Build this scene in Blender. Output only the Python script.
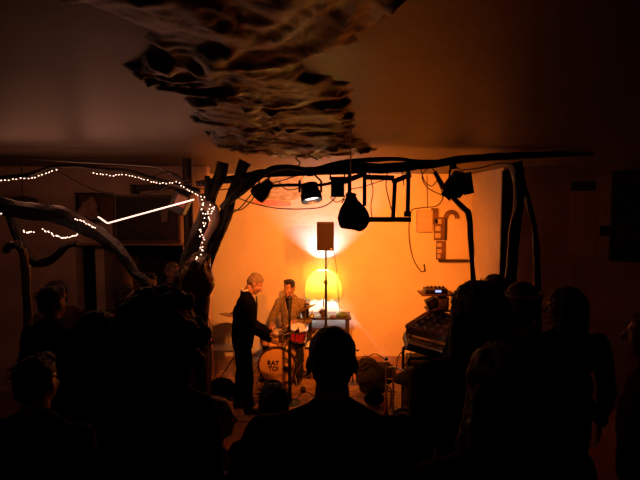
import bpy, bmesh, math, random
from mathutils import Vector, Matrix, noise
random.seed(7)
SC = bpy.context.scene
for o in list(bpy.data.objects): bpy.data.objects.remove(o)
COL = SC.collection
R = math.radians
# ------------------------------------------------------------ camera
CZ = 2.5; PITCH = R(-4.17); F = 480.0
cam = bpy.data.cameras.new('camera'); cam.sensor_width = 36; cam.lens = 36*F/640; cam.clip_start = .05
camo = bpy.data.objects.new('camera', cam); COL.objects.link(camo)
camo.location = (0, 0, CZ); camo.rotation_euler = (R(90)+PITCH, 0, 0); SC.camera = camo
# ------------------------------------------------------------ world, exposure, stage light
w = bpy.data.worlds.new('night'); SC.world = w; w.use_nodes = True
bg = w.node_tree.nodes['Background']; bg.inputs[0].default_value = (.9, .75, .7, 1); bg.inputs[1].default_value = .0035
vs = SC.view_settings; vs.view_transform = 'Standard'; vs.look = 'None'; vs.exposure = 0; vs.gamma = 1; vs.use_curve_mapping = False
E_LEFT, E_RIGHT, E_SHADE, E_FAIRY = 600, 520, 175, .85
C_LEFT, C_RIGHT, C_SHADE = (1, .23, .028), (1, .17, .006), (.94, .92, 1)

def T(px, py, Y):
    "point at depth Y seen at a pixel"
    u, v = (px-320)/F, -(py-240)/F
    c, s = math.cos(PITCH), math.sin(PITCH)
    d = Vector((u, c - v*s, s + v*c)); k = Y/d.y
    return Vector((d.x*k, Y, CZ + d.z*k))
def TZ(px, py, z):
    u, v = (px-320)/F, -(py-240)/F
    c, s = math.cos(PITCH), math.sin(PITCH)
    d = Vector((u, c - v*s, s + v*c)); k = (z-CZ)/d.z
    return Vector((d.x*k, d.y*k, z))
# ------------------------------------------------------------ materials
def mk(name, col, rough=.6, metal=0, var=0, scale=8, bump=0, emit=None, es=1, trans=0, alpha=None, col2=None, bscale=None, spec=None, detail=4, stretch=None):
    m = bpy.data.materials.new(name); m.use_nodes = True; nt = m.node_tree; N = nt.nodes; L = nt.links
    b = N['Principled BSDF']; b.inputs['Roughness'].default_value = rough; b.inputs['Metallic'].default_value = metal
    b.inputs['Base Color'].default_value = (*col, 1)
    if spec is not None: b.inputs['Specular IOR Level'].default_value = spec
    if trans: b.inputs['Transmission Weight'].default_value = trans
    if emit: b.inputs['Emission Color'].default_value = (*emit, 1); b.inputs['Emission Strength'].default_value = es
    if var or bump or col2:
        tc = N.new('ShaderNodeTexCoord'); mp = N.new('ShaderNodeMapping'); L.new(tc.outputs['Object'], mp.inputs[0])
        if stretch: mp.inputs['Scale'].default_value = stretch
        n = N.new('ShaderNodeTexNoise'); n.inputs['Scale'].default_value = scale; n.inputs['Detail'].default_value = detail
        L.new(mp.outputs[0], n.inputs['Vector'])
        cr = N.new('ShaderNodeValToRGB'); e = cr.color_ramp.elements
        c2 = col2 if col2 else tuple(c*(1-var) for c in col); c1 = col if col2 else tuple(min(1, c*(1+var*.5)) for c in col)
        e[0].position = .35; e[0].color = (*c2, 1); e[1].position = .65; e[1].color = (*c1, 1)
        L.new(n.outputs['Fac'], cr.inputs[0]); L.new(cr.outputs[0], b.inputs['Base Color'])
        if bump:
            n2 = N.new('ShaderNodeTexNoise'); n2.inputs['Scale'].default_value = bscale or scale*3; n2.inputs['Detail'].default_value = 5
            L.new(mp.outputs[0], n2.inputs['Vector'])
            bp = N.new('ShaderNodeBump'); bp.inputs['Strength'].default_value = bump; bp.inputs['Distance'].default_value = .02
            L.new(n2.outputs['Fac'], bp.inputs['Height']); L.new(bp.outputs[0], b.inputs['Normal'])
    return m
M = {}
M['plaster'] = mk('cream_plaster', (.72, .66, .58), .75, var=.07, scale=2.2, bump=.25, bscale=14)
M['plaster_old'] = mk('old_tan_plaster', (.72, .48, .36), .6, var=.25, scale=2.5, bump=.4, bscale=9)
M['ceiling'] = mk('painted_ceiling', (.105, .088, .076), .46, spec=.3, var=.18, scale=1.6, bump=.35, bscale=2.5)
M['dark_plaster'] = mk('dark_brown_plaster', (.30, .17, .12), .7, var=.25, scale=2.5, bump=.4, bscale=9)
M['bark'] = mk('dark_bark', (.018, .010, .008), .6, var=.5, scale=14, bump=.9, bscale=40, stretch=(1, 1, .3))
M['bark_pale'] = mk('peeled_bark', (.42, .24, .17), .55, var=.4, scale=10, bump=.8, bscale=30, stretch=(1, 1, .3))
M['black'] = mk('black_paint', (.012, .011, .011), .42, var=.3, scale=20)
M['black_matte'] = mk('black_cloth', spec=.05, col=(.005, .0045, .005), rough=.95, var=.3, scale=30, bump=.3, bscale=120)
M['rubber'] = mk('black_rubber', (.012, .01, .01), .6)
M['cable'] = mk('cable_sheath', (.02, .014, .012), .5)
M['steel'] = mk('chromed_steel', (.72, .70, .68), .18, 1)
M['dull_steel'] = mk('dull_steel', (.30, .28, .27), .4, 1)
M['brass'] = mk('lacquered_brass', (.75, .50, .20), .2, 1)
M['cymbal'] = mk('cymbal_bronze', (.24, .16, .08), .3, 1, var=.2, scale=20)
M['red_shell'] = mk('red_lacquer', (.35, .015, .015), .2, var=.15, scale=6)
M['shell'] = mk('amber_lacquer', (.80, .46, .18), .25, var=.1, scale=6)
M['drumhead'] = mk('drum_skin_orange_lit', (.80, .44, .15), .5, var=.08, scale=5)  # orange stage light is mixed into this skin tone
M['wood'] = mk('brown_wood', (.16, .075, .035), .5, var=.4, scale=6, bump=.2, stretch=(1, 8, 1))
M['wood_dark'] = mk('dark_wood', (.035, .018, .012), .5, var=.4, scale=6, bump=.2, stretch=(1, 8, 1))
M['beige'] = mk('beige_plastic', (.50, .42, .33), .45, var=.05)
M['white'] = mk('white_plastic', (.75, .72, .68), .4)
M['grey'] = mk('grey_plastic', (.55, .52, .48), .5, var=.1)
M['skin'] = mk('skin', (.36, .18, .12), .5, var=.08, scale=20)
M['skin_dim'] = mk('skin_tanned', (.42, .22, .16), .55, var=.1, scale=20)
M['hair_grey'] = mk('grey_hair', (.22, .16, .12), .8, var=.3, scale=60, bump=.8, bscale=150)
M['hair_dark'] = mk('dark_hair', (.022, .014, .010), .6, var=.3, scale=60, bump=.8, bscale=150)
M['hair_brown'] = mk('brown_hair', (.06, .035, .02), .6, var=.3, scale=60, bump=.8, bscale=150)
M['hair_blond'] = mk('dark_blond_hair', (.12, .075, .035), .6, var=.3, scale=60, bump=.8, bscale=150)
M['wool'] = mk('dark_wool', spec=.08, col=(.02, .02, .022), rough=.95, var=.3, scale=40, bump=.5, bscale=160)
M['brownwool'] = mk('brown_wool', spec=.08, col=(.05, .03, .022), rough=.95, var=.3, scale=40, bump=.5, bscale=160)
M['olive'] = mk('olive_wool', spec=.08, col=(.06, .05, .03), rough=.95, var=.3, scale=40, bump=.5)
M['purple'] = mk('purple_fleece', (.12, .06, .10), .95, var=.2, scale=40, bump=.4)
M['redcloth'] = mk('red_cotton', (.30, .04, .03), .9, var=.2, scale=40)
M['denim'] = mk('dark_denim', spec=.08, col=(.02, .022, .03), rough=.9, var=.3, scale=60)
M['tweed'] = mk('tan_patterned_cloth', (.30, .22, .13), .9, col2=(.12, .09, .055), scale=60, bump=.3, detail=2)
M['shoe'] = mk('black_leather', (.008, .007, .007), .4)
M['glass'] = mk('dark_glass', (.02, .02, .02), .05, spec=.9)
M['film'] = mk('shiny_brown_film', (.16, .10, .06), .14, metal=.55, var=.4, scale=8, bump=1, bscale=22)
M['paper'] = mk('printed_paper', (.46, .30, .22), .7, var=.35, scale=26, stretch=(1, 1, 3), detail=1)
M['paper_dark'] = mk('dark_printed_paper', (.03, .02, .02), .6)
M['bulb'] = mk('warm_bulb', (1, .8, .7), .3, emit=(1, .62, .45), es=4.5)
M['ledbar'] = mk('led_tube', (1, .9, .85), .3, emit=(1, .62, .50), es=1.9)
M['lens'] = mk('lit_lens', (1, 1, 1), .3, emit=(1, .92, .85), es=3)
M['blue_led'] = mk('blue_screen', (.2, .4, 1), .3, emit=(.35, .5, 1), es=1.2)
M['white_led'] = mk('white_led', (1, 1, 1), .3, emit=(1, .8, .55), es=2.2)
M['red_lamp'] = mk('amber_filter_glass', (.5, .18, .10), .2, spec=.6)
M['cloth_beige'] = mk('beige_coat', (.22, .15, .09), .95, var=.25, scale=18, bump=.4)
M['console'] = mk('brown_console_panel', (.34, .22, .13), .35, var=.3, scale=18, spec=.6)
M['green'] = mk('green_glaze', (.10, .16, .06), .3)
M['rug'] = mk('worn_red_rug', (.42, .13, .07), .95, var=.5, scale=5, bump=.4, bscale=60, col2=(.22, .09, .05))
# floor planks
def floor_mat():
    m = mk('worn_floorboards', (.40, .22, .12), .5, var=.35, scale=3, bump=.2)
    nt = m.node_tree; N = nt.nodes; L = nt.links; b = N['Principled BSDF']
    tc = N.new('ShaderNodeTexCoord'); br = N.new('ShaderNodeTexBrick'); L.new(tc.outputs['Object'], br.inputs['Vector'])
    br.inputs['Scale'].default_value = 1; br.inputs['Brick Width'].default_value = 1.6; br.inputs['Row Height'].default_value = .11; br.inputs['Mortar Size'].default_value = .004
    br.inputs['Color1'].default_value = (.36, .18, .09, 1); br.inputs['Color2'].default_value = (.26, .12, .06, 1); br.inputs['Mortar'].default_value = (.05, .03, .02, 1)
    mx = N.new('ShaderNodeMixRGB'); mx.blend_type = 'MULTIPLY'; mx.inputs[0].default_value = .7
    src = b.inputs['Base Color'].links[0].from_socket
    L.new(br.outputs[0], mx.inputs[1]); L.new(src, mx.inputs[2])
    g = N.new('ShaderNodeGamma'); g.inputs[1].default_value = .8; L.new(mx.outputs[0], g.inputs[0]); L.new(g.outputs[0], b.inputs['Base Color'])
    return m
M['floor'] = floor_mat()
# translucent lamp shade
def shade_mat():
    m = bpy.data.materials.new('yellow_translucent_paper'); m.use_nodes = True; N = m.node_tree.nodes; L = m.node_tree.links
    N.remove(N['Principled BSDF']); o = N['Material Output']
    d = N.new('ShaderNodeBsdfDiffuse'); t = N.new('ShaderNodeBsdfTranslucent'); x = N.new('ShaderNodeMixShader')
    d.inputs[0].default_value = (.40, .36, .20, 1); t.inputs[0].default_value = (.50, .40, .12, 1); x.inputs[0].default_value = .5
    L.new(d.outputs[0], x.inputs[1]); L.new(t.outputs[0], x.inputs[2]); L.new(x.outputs[0], o.inputs[0]); return m
M['shade'] = shade_mat()
# swirled ceiling relief
def relief_mat():
    m = bpy.data.materials.new('swirled_papier_mache'); m.use_nodes = True; N = m.node_tree.nodes; L = m.node_tree.links
    b = N['Principled BSDF']; b.inputs['Roughness'].default_value = .5
    tc = N.new('ShaderNodeTexCoord'); mp = N.new('ShaderNodeMapping'); mp.inputs['Scale'].default_value = (1, .9, 1); L.new(tc.outputs['Object'], mp.inputs[0])
    n = N.new('ShaderNodeTexNoise'); n.inputs['Scale'].default_value = 3.4; n.inputs['Detail'].default_value = 6; n.inputs['Distortion'].default_value = 2.4
    L.new(mp.outputs[0], n.inputs['Vector'])
    cr = N.new('ShaderNodeValToRGB'); L.new(n.outputs['Fac'], cr.inputs[0]); r = cr.color_ramp
    r.elements[0].position = .36; r.elements[0].color = (.006, .005, .004, 1); r.elements[1].position = .66; r.elements[1].color = (.12, .095, .065, 1)
    for p, c in ((.44, (.03, .022, .015, 1)), (.50, (.06, .05, .036, 1)), (.53, (.018, .014, .010, 1)), (.58, (.06, .046, .03, 1))):
        e = r.elements.new(p); e.color = c
    L.new(cr.outputs[0], b.inputs['Base Color'])
    bp = N.new('ShaderNodeBump'); bp.inputs['Strength'].default_value = .35; bp.inputs['Distance'].default_value = .02; L.new(n.outputs['Fac'], bp.inputs['Height']); L.new(bp.outputs[0], b.inputs['Normal'])
    return m
M['relief'] = relief_mat()

# ------------------------------------------------------------ mesh helpers
class MB:
    def __init__(s): s.v = []; s.f = []
    def add(s, vs, fs):
        o = len(s.v); s.v += [Vector(p) for p in vs]; s.f += [tuple(i+o for i in f) for f in fs]; return s
    def box(s, c, size, rot=None):
        c = Vector(c); h = Vector(size)/2; vs = []
        for i in (-1, 1):
            for j in (-1, 1):
                for k in (-1, 1):
                    p = Vector((i*h.x, j*h.y, k*h.z))
                    if rot is not None: p = rot @ p
                    vs.append(c+p)
        return s.add(vs, [(0, 1, 3, 2), (4, 6, 7, 5), (0, 4, 5, 1), (2, 3, 7, 6), (0, 2, 6, 4), (1, 5, 7, 3)])
    def bar(s, a, b, w, d, up=(0, 1, 0)):
        a = Vector(a); b = Vector(b); z = (b-a); L = z.length; z.normalize(); y = Vector(up); y = (y - z*y.dot(z)); y.normalize(); x = y.cross(z)
        m = Matrix((x, y, z)).transposed(); return s.box((a+b)/2, (w, d, L), m)
    def tube(s, pts, r, n=8, cap=True, wob=0, seed=0):
        pts = [Vector(p) for p in pts]; rs = r if isinstance(r, (list, tuple)) else [r]*len(pts)
        t0 = (pts[1]-pts[0]).normalized(); a = Vector((0, 0, 1)) if abs(t0.z) < .9 else Vector((1, 0, 0)); u = t0.cross(a).normalized()
        vs = []; fs = []
        for i, p in enumerate(pts):
            t = (pts[min(i+1, len(pts)-1)]-pts[max(i-1, 0)]).normalized()
            u = (u - t*u.dot(t)); u = u.normalized() if u.length > 1e-6 else t.orthogonal().normalized(); w_ = t.cross(u)
            for k in range(n):
                an = 2*math.pi*k/n; d = u*math.cos(an)+w_*math.sin(an); rr = rs[i]
                if wob: rr *= 1+wob*noise.noise(Vector((p.x*6+d.x*1.3+seed, p.y*6+d.y*1.3, p.z*6+d.z*1.3)))
                vs.append(p+d*rr)
        for i in range(len(pts)-1):
            for k in range(n): fs.append((i*n+k, i*n+(k+1) % n, (i+1)*n+(k+1) % n, (i+1)*n+k))
        if cap: fs.append(tuple(range(n-1, -1, -1))); fs.append(tuple((len(pts)-1)*n+k for k in range(n)))
        return s.add(vs, fs)
    def lathe(s, prof, n=32, mat=None, close=False):
        vs = []; fs = []; m = mat or Matrix.Identity(4)
        for (r, z) in prof:
            for k in range(n):
                a = 2*math.pi*k/n; vs.append(m @ Vector((r*math.cos(a), r*math.sin(a), z)))
        P = len(prof)
        for i in range(P if close else P-1):
            j = (i+1) % P
            for k in range(n): fs.append((i*n+k, i*n+(k+1) % n, j*n+(k+1) % n, j*n+k))
        if not close:
            if prof[0][0] > 1e-4: fs.append(tuple(range(n-1, -1, -1)))
            if prof[-1][0] > 1e-4: fs.append(tuple((P-1)*n+k for k in range(n)))
        return s.add(vs, fs)
    def ell(s, c, r, rot=None, n=14):
        c = Vector(c); r = (r, r, r) if isinstance(r, (int, float)) else r; vs = []; fs = []; m_ = n//2+1
        for i in range(m_+1):
            th = math.pi*i/m_
            if i in (0, m_):
                p = Vector((0, 0, r[2]*math.cos(th)));  vs.append(c+((rot @ p) if rot is not None else p)); continue
            for k in range(n):
                a = 2*math.pi*k/n; p = Vector((r[0]*math.sin(th)*math.cos(a), r[1]*math.sin(th)*math.sin(a), r[2]*math.cos(th)))
                vs.append(c+((rot @ p) if rot is not None else p))
        for k in range(n): fs.append((0, 1+k, 1+(k+1) % n))
        for i in range(m_-2):
            for k in range(n): a = 1+i*n; fs.append((a+k, a+n+k, a+n+(k+1) % n, a+(k+1) % n))
        a = 1+(m_-2)*n; b = len(vs)-1
        for k in range(n): fs.append((a+k, b, a+(k+1) % n))
        return s.add(vs, fs)
    def cap(s, a, ra, b, rb, n=12):
        a = Vector(a); b = Vector(b); d = (b-a).normalized(); L = (b-a).length; pts = []; rs = []
        for i in range(5):
            th = math.pi/2*(1-i/4); pts.append(a-d*ra*math.sin(th)); rs.append(max(ra*math.cos(th), ra*.02))
        for i in range(1, 4): t = i/4; pts.append(a.lerp(b, t)); rs.append(ra+(rb-ra)*t)
        for i in range(5):
            th = math.pi/2*i/4; pts.append(b+d*rb*math.sin(th)); rs.append(max(rb*math.cos(th), rb*.02))
        return s.tube(pts, rs, n)
    def mesh(s, name='m'):
        me = bpy.data.meshes.new(name); me.from_pydata([tuple(v) for v in s.v], [], s.f); me.update(); return me
def link(name, me, mat, parent=None, smooth=True, bevel=0, origin=None):
    bm = bmesh.new(); bm.from_mesh(me); bmesh.ops.recalc_face_normals(bm, faces=bm.faces); bm.to_mesh(me); bm.free()
    if origin is not None: me.transform(Matrix.Translation(-Vector(origin)))
    me.materials.clear(); me.materials.append(M[mat] if isinstance(mat, str) else mat)
    o = bpy.data.objects.new(name, me); COL.objects.link(o)
    if origin is not None: o.location = origin
    if parent is not None:
        o.parent = parent
        if origin is None: o.matrix_parent_inverse = parent.matrix_basis.inverted()
        else: o.matrix_parent_inverse = parent.matrix_basis.inverted()
    if smooth:
        for p in me.polygons: p.use_smooth = True
        me.set_sharp_from_angle(angle=R(40))
    if bevel:
        b = o.modifiers.new('bevel', 'BEVEL'); b.width = bevel; b.segments = 2; b.limit_method = 'ANGLE'
    return o
def obj(name, mb, mat, parent=None, **k): return link(name, mb.mesh(name), mat, parent, **k)
def remesh(mb, vox, smooth=3, disp=0, dscale=8, disp2=0, d2scale=40):
    me = mb.mesh('tmp'); bm = bmesh.new(); bm.from_mesh(me); bmesh.ops.recalc_face_normals(bm, faces=bm.faces); bm.to_mesh(me); bm.free()
    o = bpy.data.objects.new('tmp', me); COL.objects.link(o)
    r = o.modifiers.new('r', 'REMESH'); r.mode = 'VOXEL'; r.voxel_size = vox; r.adaptivity = 0
    if smooth: s = o.modifiers.new('s', 'SMOOTH'); s.factor = .5; s.iterations = smooth
    dg = bpy.context.evaluated_depsgraph_get(); out = bpy.data.meshes.new_from_object(o.evaluated_get(dg))
    bpy.data.objects.remove(o)
    if disp or disp2:
        ns = [v.normal.copy() for v in out.vertices]
        for v, n in zip(out.vertices, ns):
            v.co += n*(disp*noise.noise(v.co*dscale)+disp2*noise.noise(v.co*d2scale))
        out.update()
    return out
def setp(o, label=None, cat=None, group=None, kind=None):
    if label: o['label'] = label
    if cat: o['category'] = cat
    if group: o['group'] = group
    if kind: o['kind'] = kind
    return o
def thing(name, label, cat, loc=(0, 0, 0), group=None):
    o = bpy.data.objects.new(name, None); o.empty_display_size = .1; COL.objects.link(o); o.location = loc
    return setp(o, label, cat, group)
def struct(name, mb, mat, **k): o = obj(name, mb, mat, **k); o['kind'] = 'structure'; return o
def smoothpath(pts, sub=6):
    pts = [Vector(p) for p in pts]; out = []
    for i in range(len(pts)-1):
        p0 = pts[max(i-1, 0)]; p1 = pts[i]; p2 = pts[i+1]; p3 = pts[min(i+2, len(pts)-1)]
        for k in range(sub):
            t = k/sub; out.append(.5*((2*p1)+(p2-p0)*t+(2*p0-5*p1+4*p2-p3)*t*t+(3*p1-p0-3*p2+p3)*t**3))
    out.append(pts[-1]); return out
def lerpr(rs, sub):
    out = []
    for i in range(len(rs)-1): out += [rs[i]+(rs[i+1]-rs[i])*k/sub for k in range(sub)]
    return out+[rs[-1]]
def px(n, Y): return n*Y/F
def light(name, kind, loc, energy, col, parent=None, target=None, size=.05, angle=70, blend=.6):
    l = bpy.data.lights.new(name, kind); l.energy = energy; l.color = col
    if kind != 'AREA': l.shadow_soft_size = size
    if kind == 'SPOT': l.spot_size = R(angle); l.spot_blend = blend
    o = bpy.data.objects.new(name, l); COL.objects.link(o); o.location = loc
    if target is not None: o.rotation_euler = (Vector(target)-Vector(loc)).to_track_quat('-Z', 'Y').to_euler()
    if parent: o.parent = parent; o.matrix_parent_inverse = parent.matrix_basis.inverted()
    return o

# ------------------------------------------------------------ the room
WB = 7.8; WF = 6.3; AX = 2.47; LX = T(207, 200, WF).x
struct('floor', MB().box((-.3, 2.7, -.05), (12.4, 14.4, .1)), 'floor', smooth=False)
struct('riser_floor', MB().box((-.3, -.8, .25), (12.3, 7.4, .5)), 'floor', smooth=False)
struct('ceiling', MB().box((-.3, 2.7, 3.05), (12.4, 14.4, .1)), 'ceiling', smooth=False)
back = struct('wall_back', MB().box((0, WB+.06, 1.5), (6.6, .12, 3)), 'plaster', smooth=False)
struct('wall_stage_right', MB().box((AX+.06, (WB+6.5)/2, 1.5), (.12, WB-6.5, 3)), 'plaster', smooth=False)
struct('wall_stage_left', MB().box((-3.0, (WB+WF)/2+.1, 1.5), (.12, WB-WF-.2, 3)), 'plaster_old', smooth=False)
WRA = Vector((AX, 6.5, 0)); WRB = Vector((5.8, 4.3, 0)); WRD = (WRB-WRA).normalized(); WRN = Vector((WRD.y, -WRD.x, 0))   # slanting right wall
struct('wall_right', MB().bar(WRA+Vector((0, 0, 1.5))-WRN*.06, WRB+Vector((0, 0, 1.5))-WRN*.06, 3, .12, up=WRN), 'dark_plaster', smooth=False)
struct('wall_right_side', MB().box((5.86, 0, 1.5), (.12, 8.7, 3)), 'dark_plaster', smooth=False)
struct('wall_left_side', MB().box((-6.3, 1.2, 1.5), (.12, 10.4, 3)), 'plaster_old', smooth=False)
# front left wall with a dark hatch
o0 = T(75, 245, WF); o1 = T(183, 245, WF); hz = o0.z; sill = 1.05
wl = MB()
wl.box(((-6.3+LX)/2, WF+.1, (3+hz)/2), (LX+6.3, .2, 3-hz)); wl.box(((-6.3+LX)/2, WF+.1, sill/2), (LX+6.3, .2, sill))
wl.box(((-6.3+o0.x)/2, WF+.1, (hz+sill)/2), (o0.x+6.3, .2, hz-sill)); wl.box(((o1.x+LX)/2, WF+.1, (hz+sill)/2), (LX-o1.x, .2, hz-sill))
struct('wall_left', wl, 'plaster_old', smooth=False)
struct('trim_1', MB().box(((o0.x+o1.x)/2, WF-.02, hz+.01), (o1.x-o0.x+.1, .05, .03)), 'bark_pale', smooth=False, bevel=.004)
struct('trim_2', MB().box(((o0.x+o1.x)/2, WF+.02, sill), (o1.x-o0.x+.1, .3, .04)), 'wood_dark', smooth=False, bevel=.004)
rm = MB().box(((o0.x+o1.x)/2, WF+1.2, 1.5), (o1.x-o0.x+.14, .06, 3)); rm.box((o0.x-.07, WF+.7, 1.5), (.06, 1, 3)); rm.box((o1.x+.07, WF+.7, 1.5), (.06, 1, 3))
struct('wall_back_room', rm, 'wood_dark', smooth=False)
# painted marks on the upper stage wall (a flat mural)
def outline(points, Y, th=.006, seed=0, rough=.01):
    pts = [T(x, y, Y) for x, y in points]; sm = smoothpath(pts+[pts[0]], 5)[:-1]
    sm = [p+Vector((noise.noise(p*9)*rough, 0, noise.noise(p*9+Vector((5, 5, 5)))*rough)) for p in sm]; n = len(sm); mb = MB()
    vs = [p+Vector((0, -th, 0)) for p in sm]+sm
    mb.add(vs, [tuple(range(n)), tuple(range(2*n-1, n-1, -1))]+[(i, (i+1) % n, n+(i+1) % n, n+i) for i in range(n)]); return mb
M['mural_olive'] = mk('olive_mural_paint', (.33, .27, .14), .7, col2=(.62, .53, .40), scale=9, stretch=(1, 1, 4))
M['mural_pink'] = mk('pink_mural_paint', (.75, .33, .30), .7, var=.1)
t = thing('wall_mural', 'loose olive and pink painted patch high on the orange wall behind the stage lamps', 'mural', T(280, 200, WB-.01))
obj('paint_patch', outline([(262, 176), (285, 174), (302, 180), (304, 193), (292, 200), (272, 199), (258, 194), (254, 184)], WB-.002), 'mural_olive', t, smooth=False)
o = obj('paint_stroke', outline([(256, 199), (270, 200), (284, 201), (292, 205), (280, 206.5), (262, 205), (252, 203)], WB-.003), 'mural_pink', t, smooth=False)
o['label'] = 'pink stroke under the olive patch'
# ceiling relief
poly = [(60, -160), (105, 0), (140, 26), (158, 50), (133, 68), (150, 82), (188, 92), (200, 112), (190, 118), (216, 130), (214, 142), (240, 150), (290, 156), (330, 154), (372, 149), (360, 143), (346, 132), (350, 110), (352, 96), (340, 84), (306, 70), (302, 56), (330, 44), (348, 28), (385, 8), (470, -160)]
P2 = [TZ(x, y, 3.0) for x, y in poly if y > -100]; P2 = [Vector((P2[0].x-.9, .45, 3))]+P2+[Vector((P2[-1].x+.35, .45, 3))]
P2 = [(p.x, p.y) for p in P2]
def sdist(x, y):
    ins = False; dm = 9
    for i in range(len(P2)):
        x1, y1 = P2[i]; x2, y2 = P2[(i+1) % len(P2)]
        if (y1 > y) != (y2 > y) and x < (x2-x1)*(y-y1)/(y2-y1)+x1: ins = not ins
        dx, dy = x2-x1, y2-y1; tt = max(0, min(1, ((x-x1)*dx+(y-y1)*dy)/(dx*dx+dy*dy+1e-9))); dm = min(dm, math.hypot(x-x1-tt*dx, y-y1-tt*dy))
    return dm if ins else -dm
def relief():
    x0 = min(p[0] for p in P2)-.2; x1 = max(p[0] for p in P2)+.2; y0 = .45; y1 = 5.0; st = .018; nx = int((x1-x0)/st); ny = int((y1-y0)/st); idx = {}; vs = []; fs = []
    for j in range(ny+1):
        for i in range(nx+1):
            x = x0+i*st; y = y0+j*st; q = Vector((x*2.6, y*2.2, 0))
            d = sdist(x, y)+.02+.06*noise.noise(q*1.7)+.06*noise.noise(q*5)
            if d > -.03:
                warp = Vector((noise.noise(q*1.2+Vector((9, 0, 0))), noise.noise(q*1.2+Vector((0, 9, 0))), 0))
                rdg = 1-abs(noise.noise(q*1.5+warp*1.6))*2.2; flake = max(0, noise.noise(q*3.4+warp*2))
                h = max(0, min(1, d/.05)); h = h*h*(3-2*h)
                z = 3.0-h*(.012+.022*max(0, rdg)+.035*flake+.006*noise.noise(q*14)); idx[i, j] = len(vs); vs.append((x, y, z if d > 0 else 3.002))
    for j in range(ny):
        for i in range(nx):
            k = [(i, j), (i+1, j), (i+1, j+1), (i, j+1)]
            if all(a in idx for a in k): fs.append(tuple(idx[a] for a in k))
    return MB().add(vs, fs)
o = obj('ceiling_relief', relief(), 'relief'); setp(o, 'large crumpled olive and black swirled relief spread over the middle of the ceiling', 'ceiling relief')

# ------------------------------------------------------------ branches, poles and cables overhead
YB = 4.4
def branch(name, pts, label, cat, mat='bark', Y=YB, n=10, wob=.35, group=None, sub=6, parent=None, seed=0):
    P = [T(p[0], p[1], p[3] if len(p) > 3 else Y) if isinstance(p, tuple) else p for p in pts]
    rs = [px(p[2], Y) if isinstance(p, tuple) else .05 for p in pts]
    mb = MB().tube([q+Vector((noise.noise(q*3+Vector((seed, 0, 0)))*.012, 0, noise.noise(q*4)*.012)) for q in smoothpath(P, sub)], lerpr(rs, sub), n, wob=wob, seed=seed)
    o = obj(name, mb, mat, parent)
    if label: setp(o, label, cat, group)
    return o
def G(p, Y, z): q = T(p[0], p[1], Y); q.z = z; return q
branch('branch_beam', [(196, 184, 3), (240, 179, 4.2), (262, 174, 4.5), (300, 172, 4), (332, 170, 4.6), (365, 168, 5), (400, 167, 5), (440, 163, 4.2), (480, 158, 3.6), (530, 155, 3.4), (560, 154, 3), (592, 153, 2)], 'thick dark crooked branch crossing the room below the ceiling, carrying the lamps', 'branch')
branch('branch_beam', [(222, 208, 3), (232, 198, 4.5), (248, 184, 5), (266, 172, 3.5), (288, 167, 3), (312, 170, 2.5), (340, 163, 2.5), (385, 159, 2.2), (420, 161, 1.6), (450, 163, .8)], 'thinner dark branch curling from the forked tree trunk up over the main beam', 'branch', Y=4.25, seed=5)
# right bent branch and forked post
br = T(472, 276, 4.75)
branch('bent_branch', [(434, 172, 2.2), (446, 190, 2.4), (462, 207, 2.8), (469, 217, 3), (471, 245, 2.6), (473, 280, 2.3), (474, 330, 2.3), Vector((br.x, 4.75, 0))], 'thin dark bent branch angling down beside the electrical boxes', 'branch', Y=4.75, seed=9)
pt = T(515, 300, 4.6)
branch('branch_post', [(515, 163, 7), (518, 180, 5.5), (519, 200, 5), (515, 230, 5.5), (512, 262, 5.5), (511, 300, 6), Vector((pt.x-.05, 4.6, 0))], 'rough forked tree-trunk post right of the orange alcove', 'post', Y=4.6, seed=3)
branch('branch_post', [(522, 180, 3), (529, 205, 2.6), (535, 235, 3), (537, 270, 3.4), (538, 310, 3.4), Vector((T(538, 300, 4.7).x, 4.7, 0))], 'slim curving branch post just right of the rough tree-trunk post', 'post', Y=4.7, seed=4)
q = T(506, 230, 5.6)
setp(obj('dark_board', MB().box((q.x, 5.6, 1.45), (.13, .04, 2.9)), 'wood_dark', bevel=.004), 'narrow dark upright board behind the rough tree-trunk post', 'board')
# tree with two sawn trunks, strung with lights
tree = thing('tree_trunk', 'forked dark tree trunk with two sawn-off tops, pale inside and strung with fairy lights', 'tree', Vector((T(196, 300, YB).x, YB, 0)))
base = T(196, 300, YB); bz = Vector((base.x, YB, 0))
branch('trunk', [(222.5, 163, 6.2), (218, 180, 6), (209, 200, 6), (202, 220, 6.5), (194, 245, 7.5), (188, 270, 9), (187, 300, 12), bz], None, None, Y=4.35, n=14, parent=tree, seed=1)
branch('trunk', [(246, 162, 7), (240, 176, 5), (234, 190, 5), (229, 205, 6), (222, 225, 6.5), (213, 245, 7), (203, 265, 9), (196, 300, 13), bz+Vector((.1, 0, 0))], None, None, Y=4.4, n=14, parent=tree, seed=2)
o = branch('peeled_wood', [(202, 194, 3), (203, 204, 4.5), (212, 208, 6), (214, 222, 4.5), (206, 240, 3.5), (200, 262, 4)], None, None, mat='bark_pale', Y=4.28, n=12, parent=tree, seed=8); o['label'] = 'peeled inner wood, its pale pinkish tone standing in for fairy-light glow'  # pinkish glow of the fairy lights is put into the wood colour
o = obj('film_wrap', MB().tube(smoothpath([T(204, 254, 4.25), T(200, 264, 4.2), T(197, 276, 4.2), T(193, 292, 4.2), T(190, 310, 4.2)], 8), lerpr([.05, .10, .12, .13, .13], 8), 26, wob=.55, seed=3), 'film', tree); o['label'] = 'shiny brown film wrapped round the fork'
branch('wood_stub', [(207, 176, 2.5), (207, 200, 2.5)], None, None, Y=4.3, parent=tree)
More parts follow.
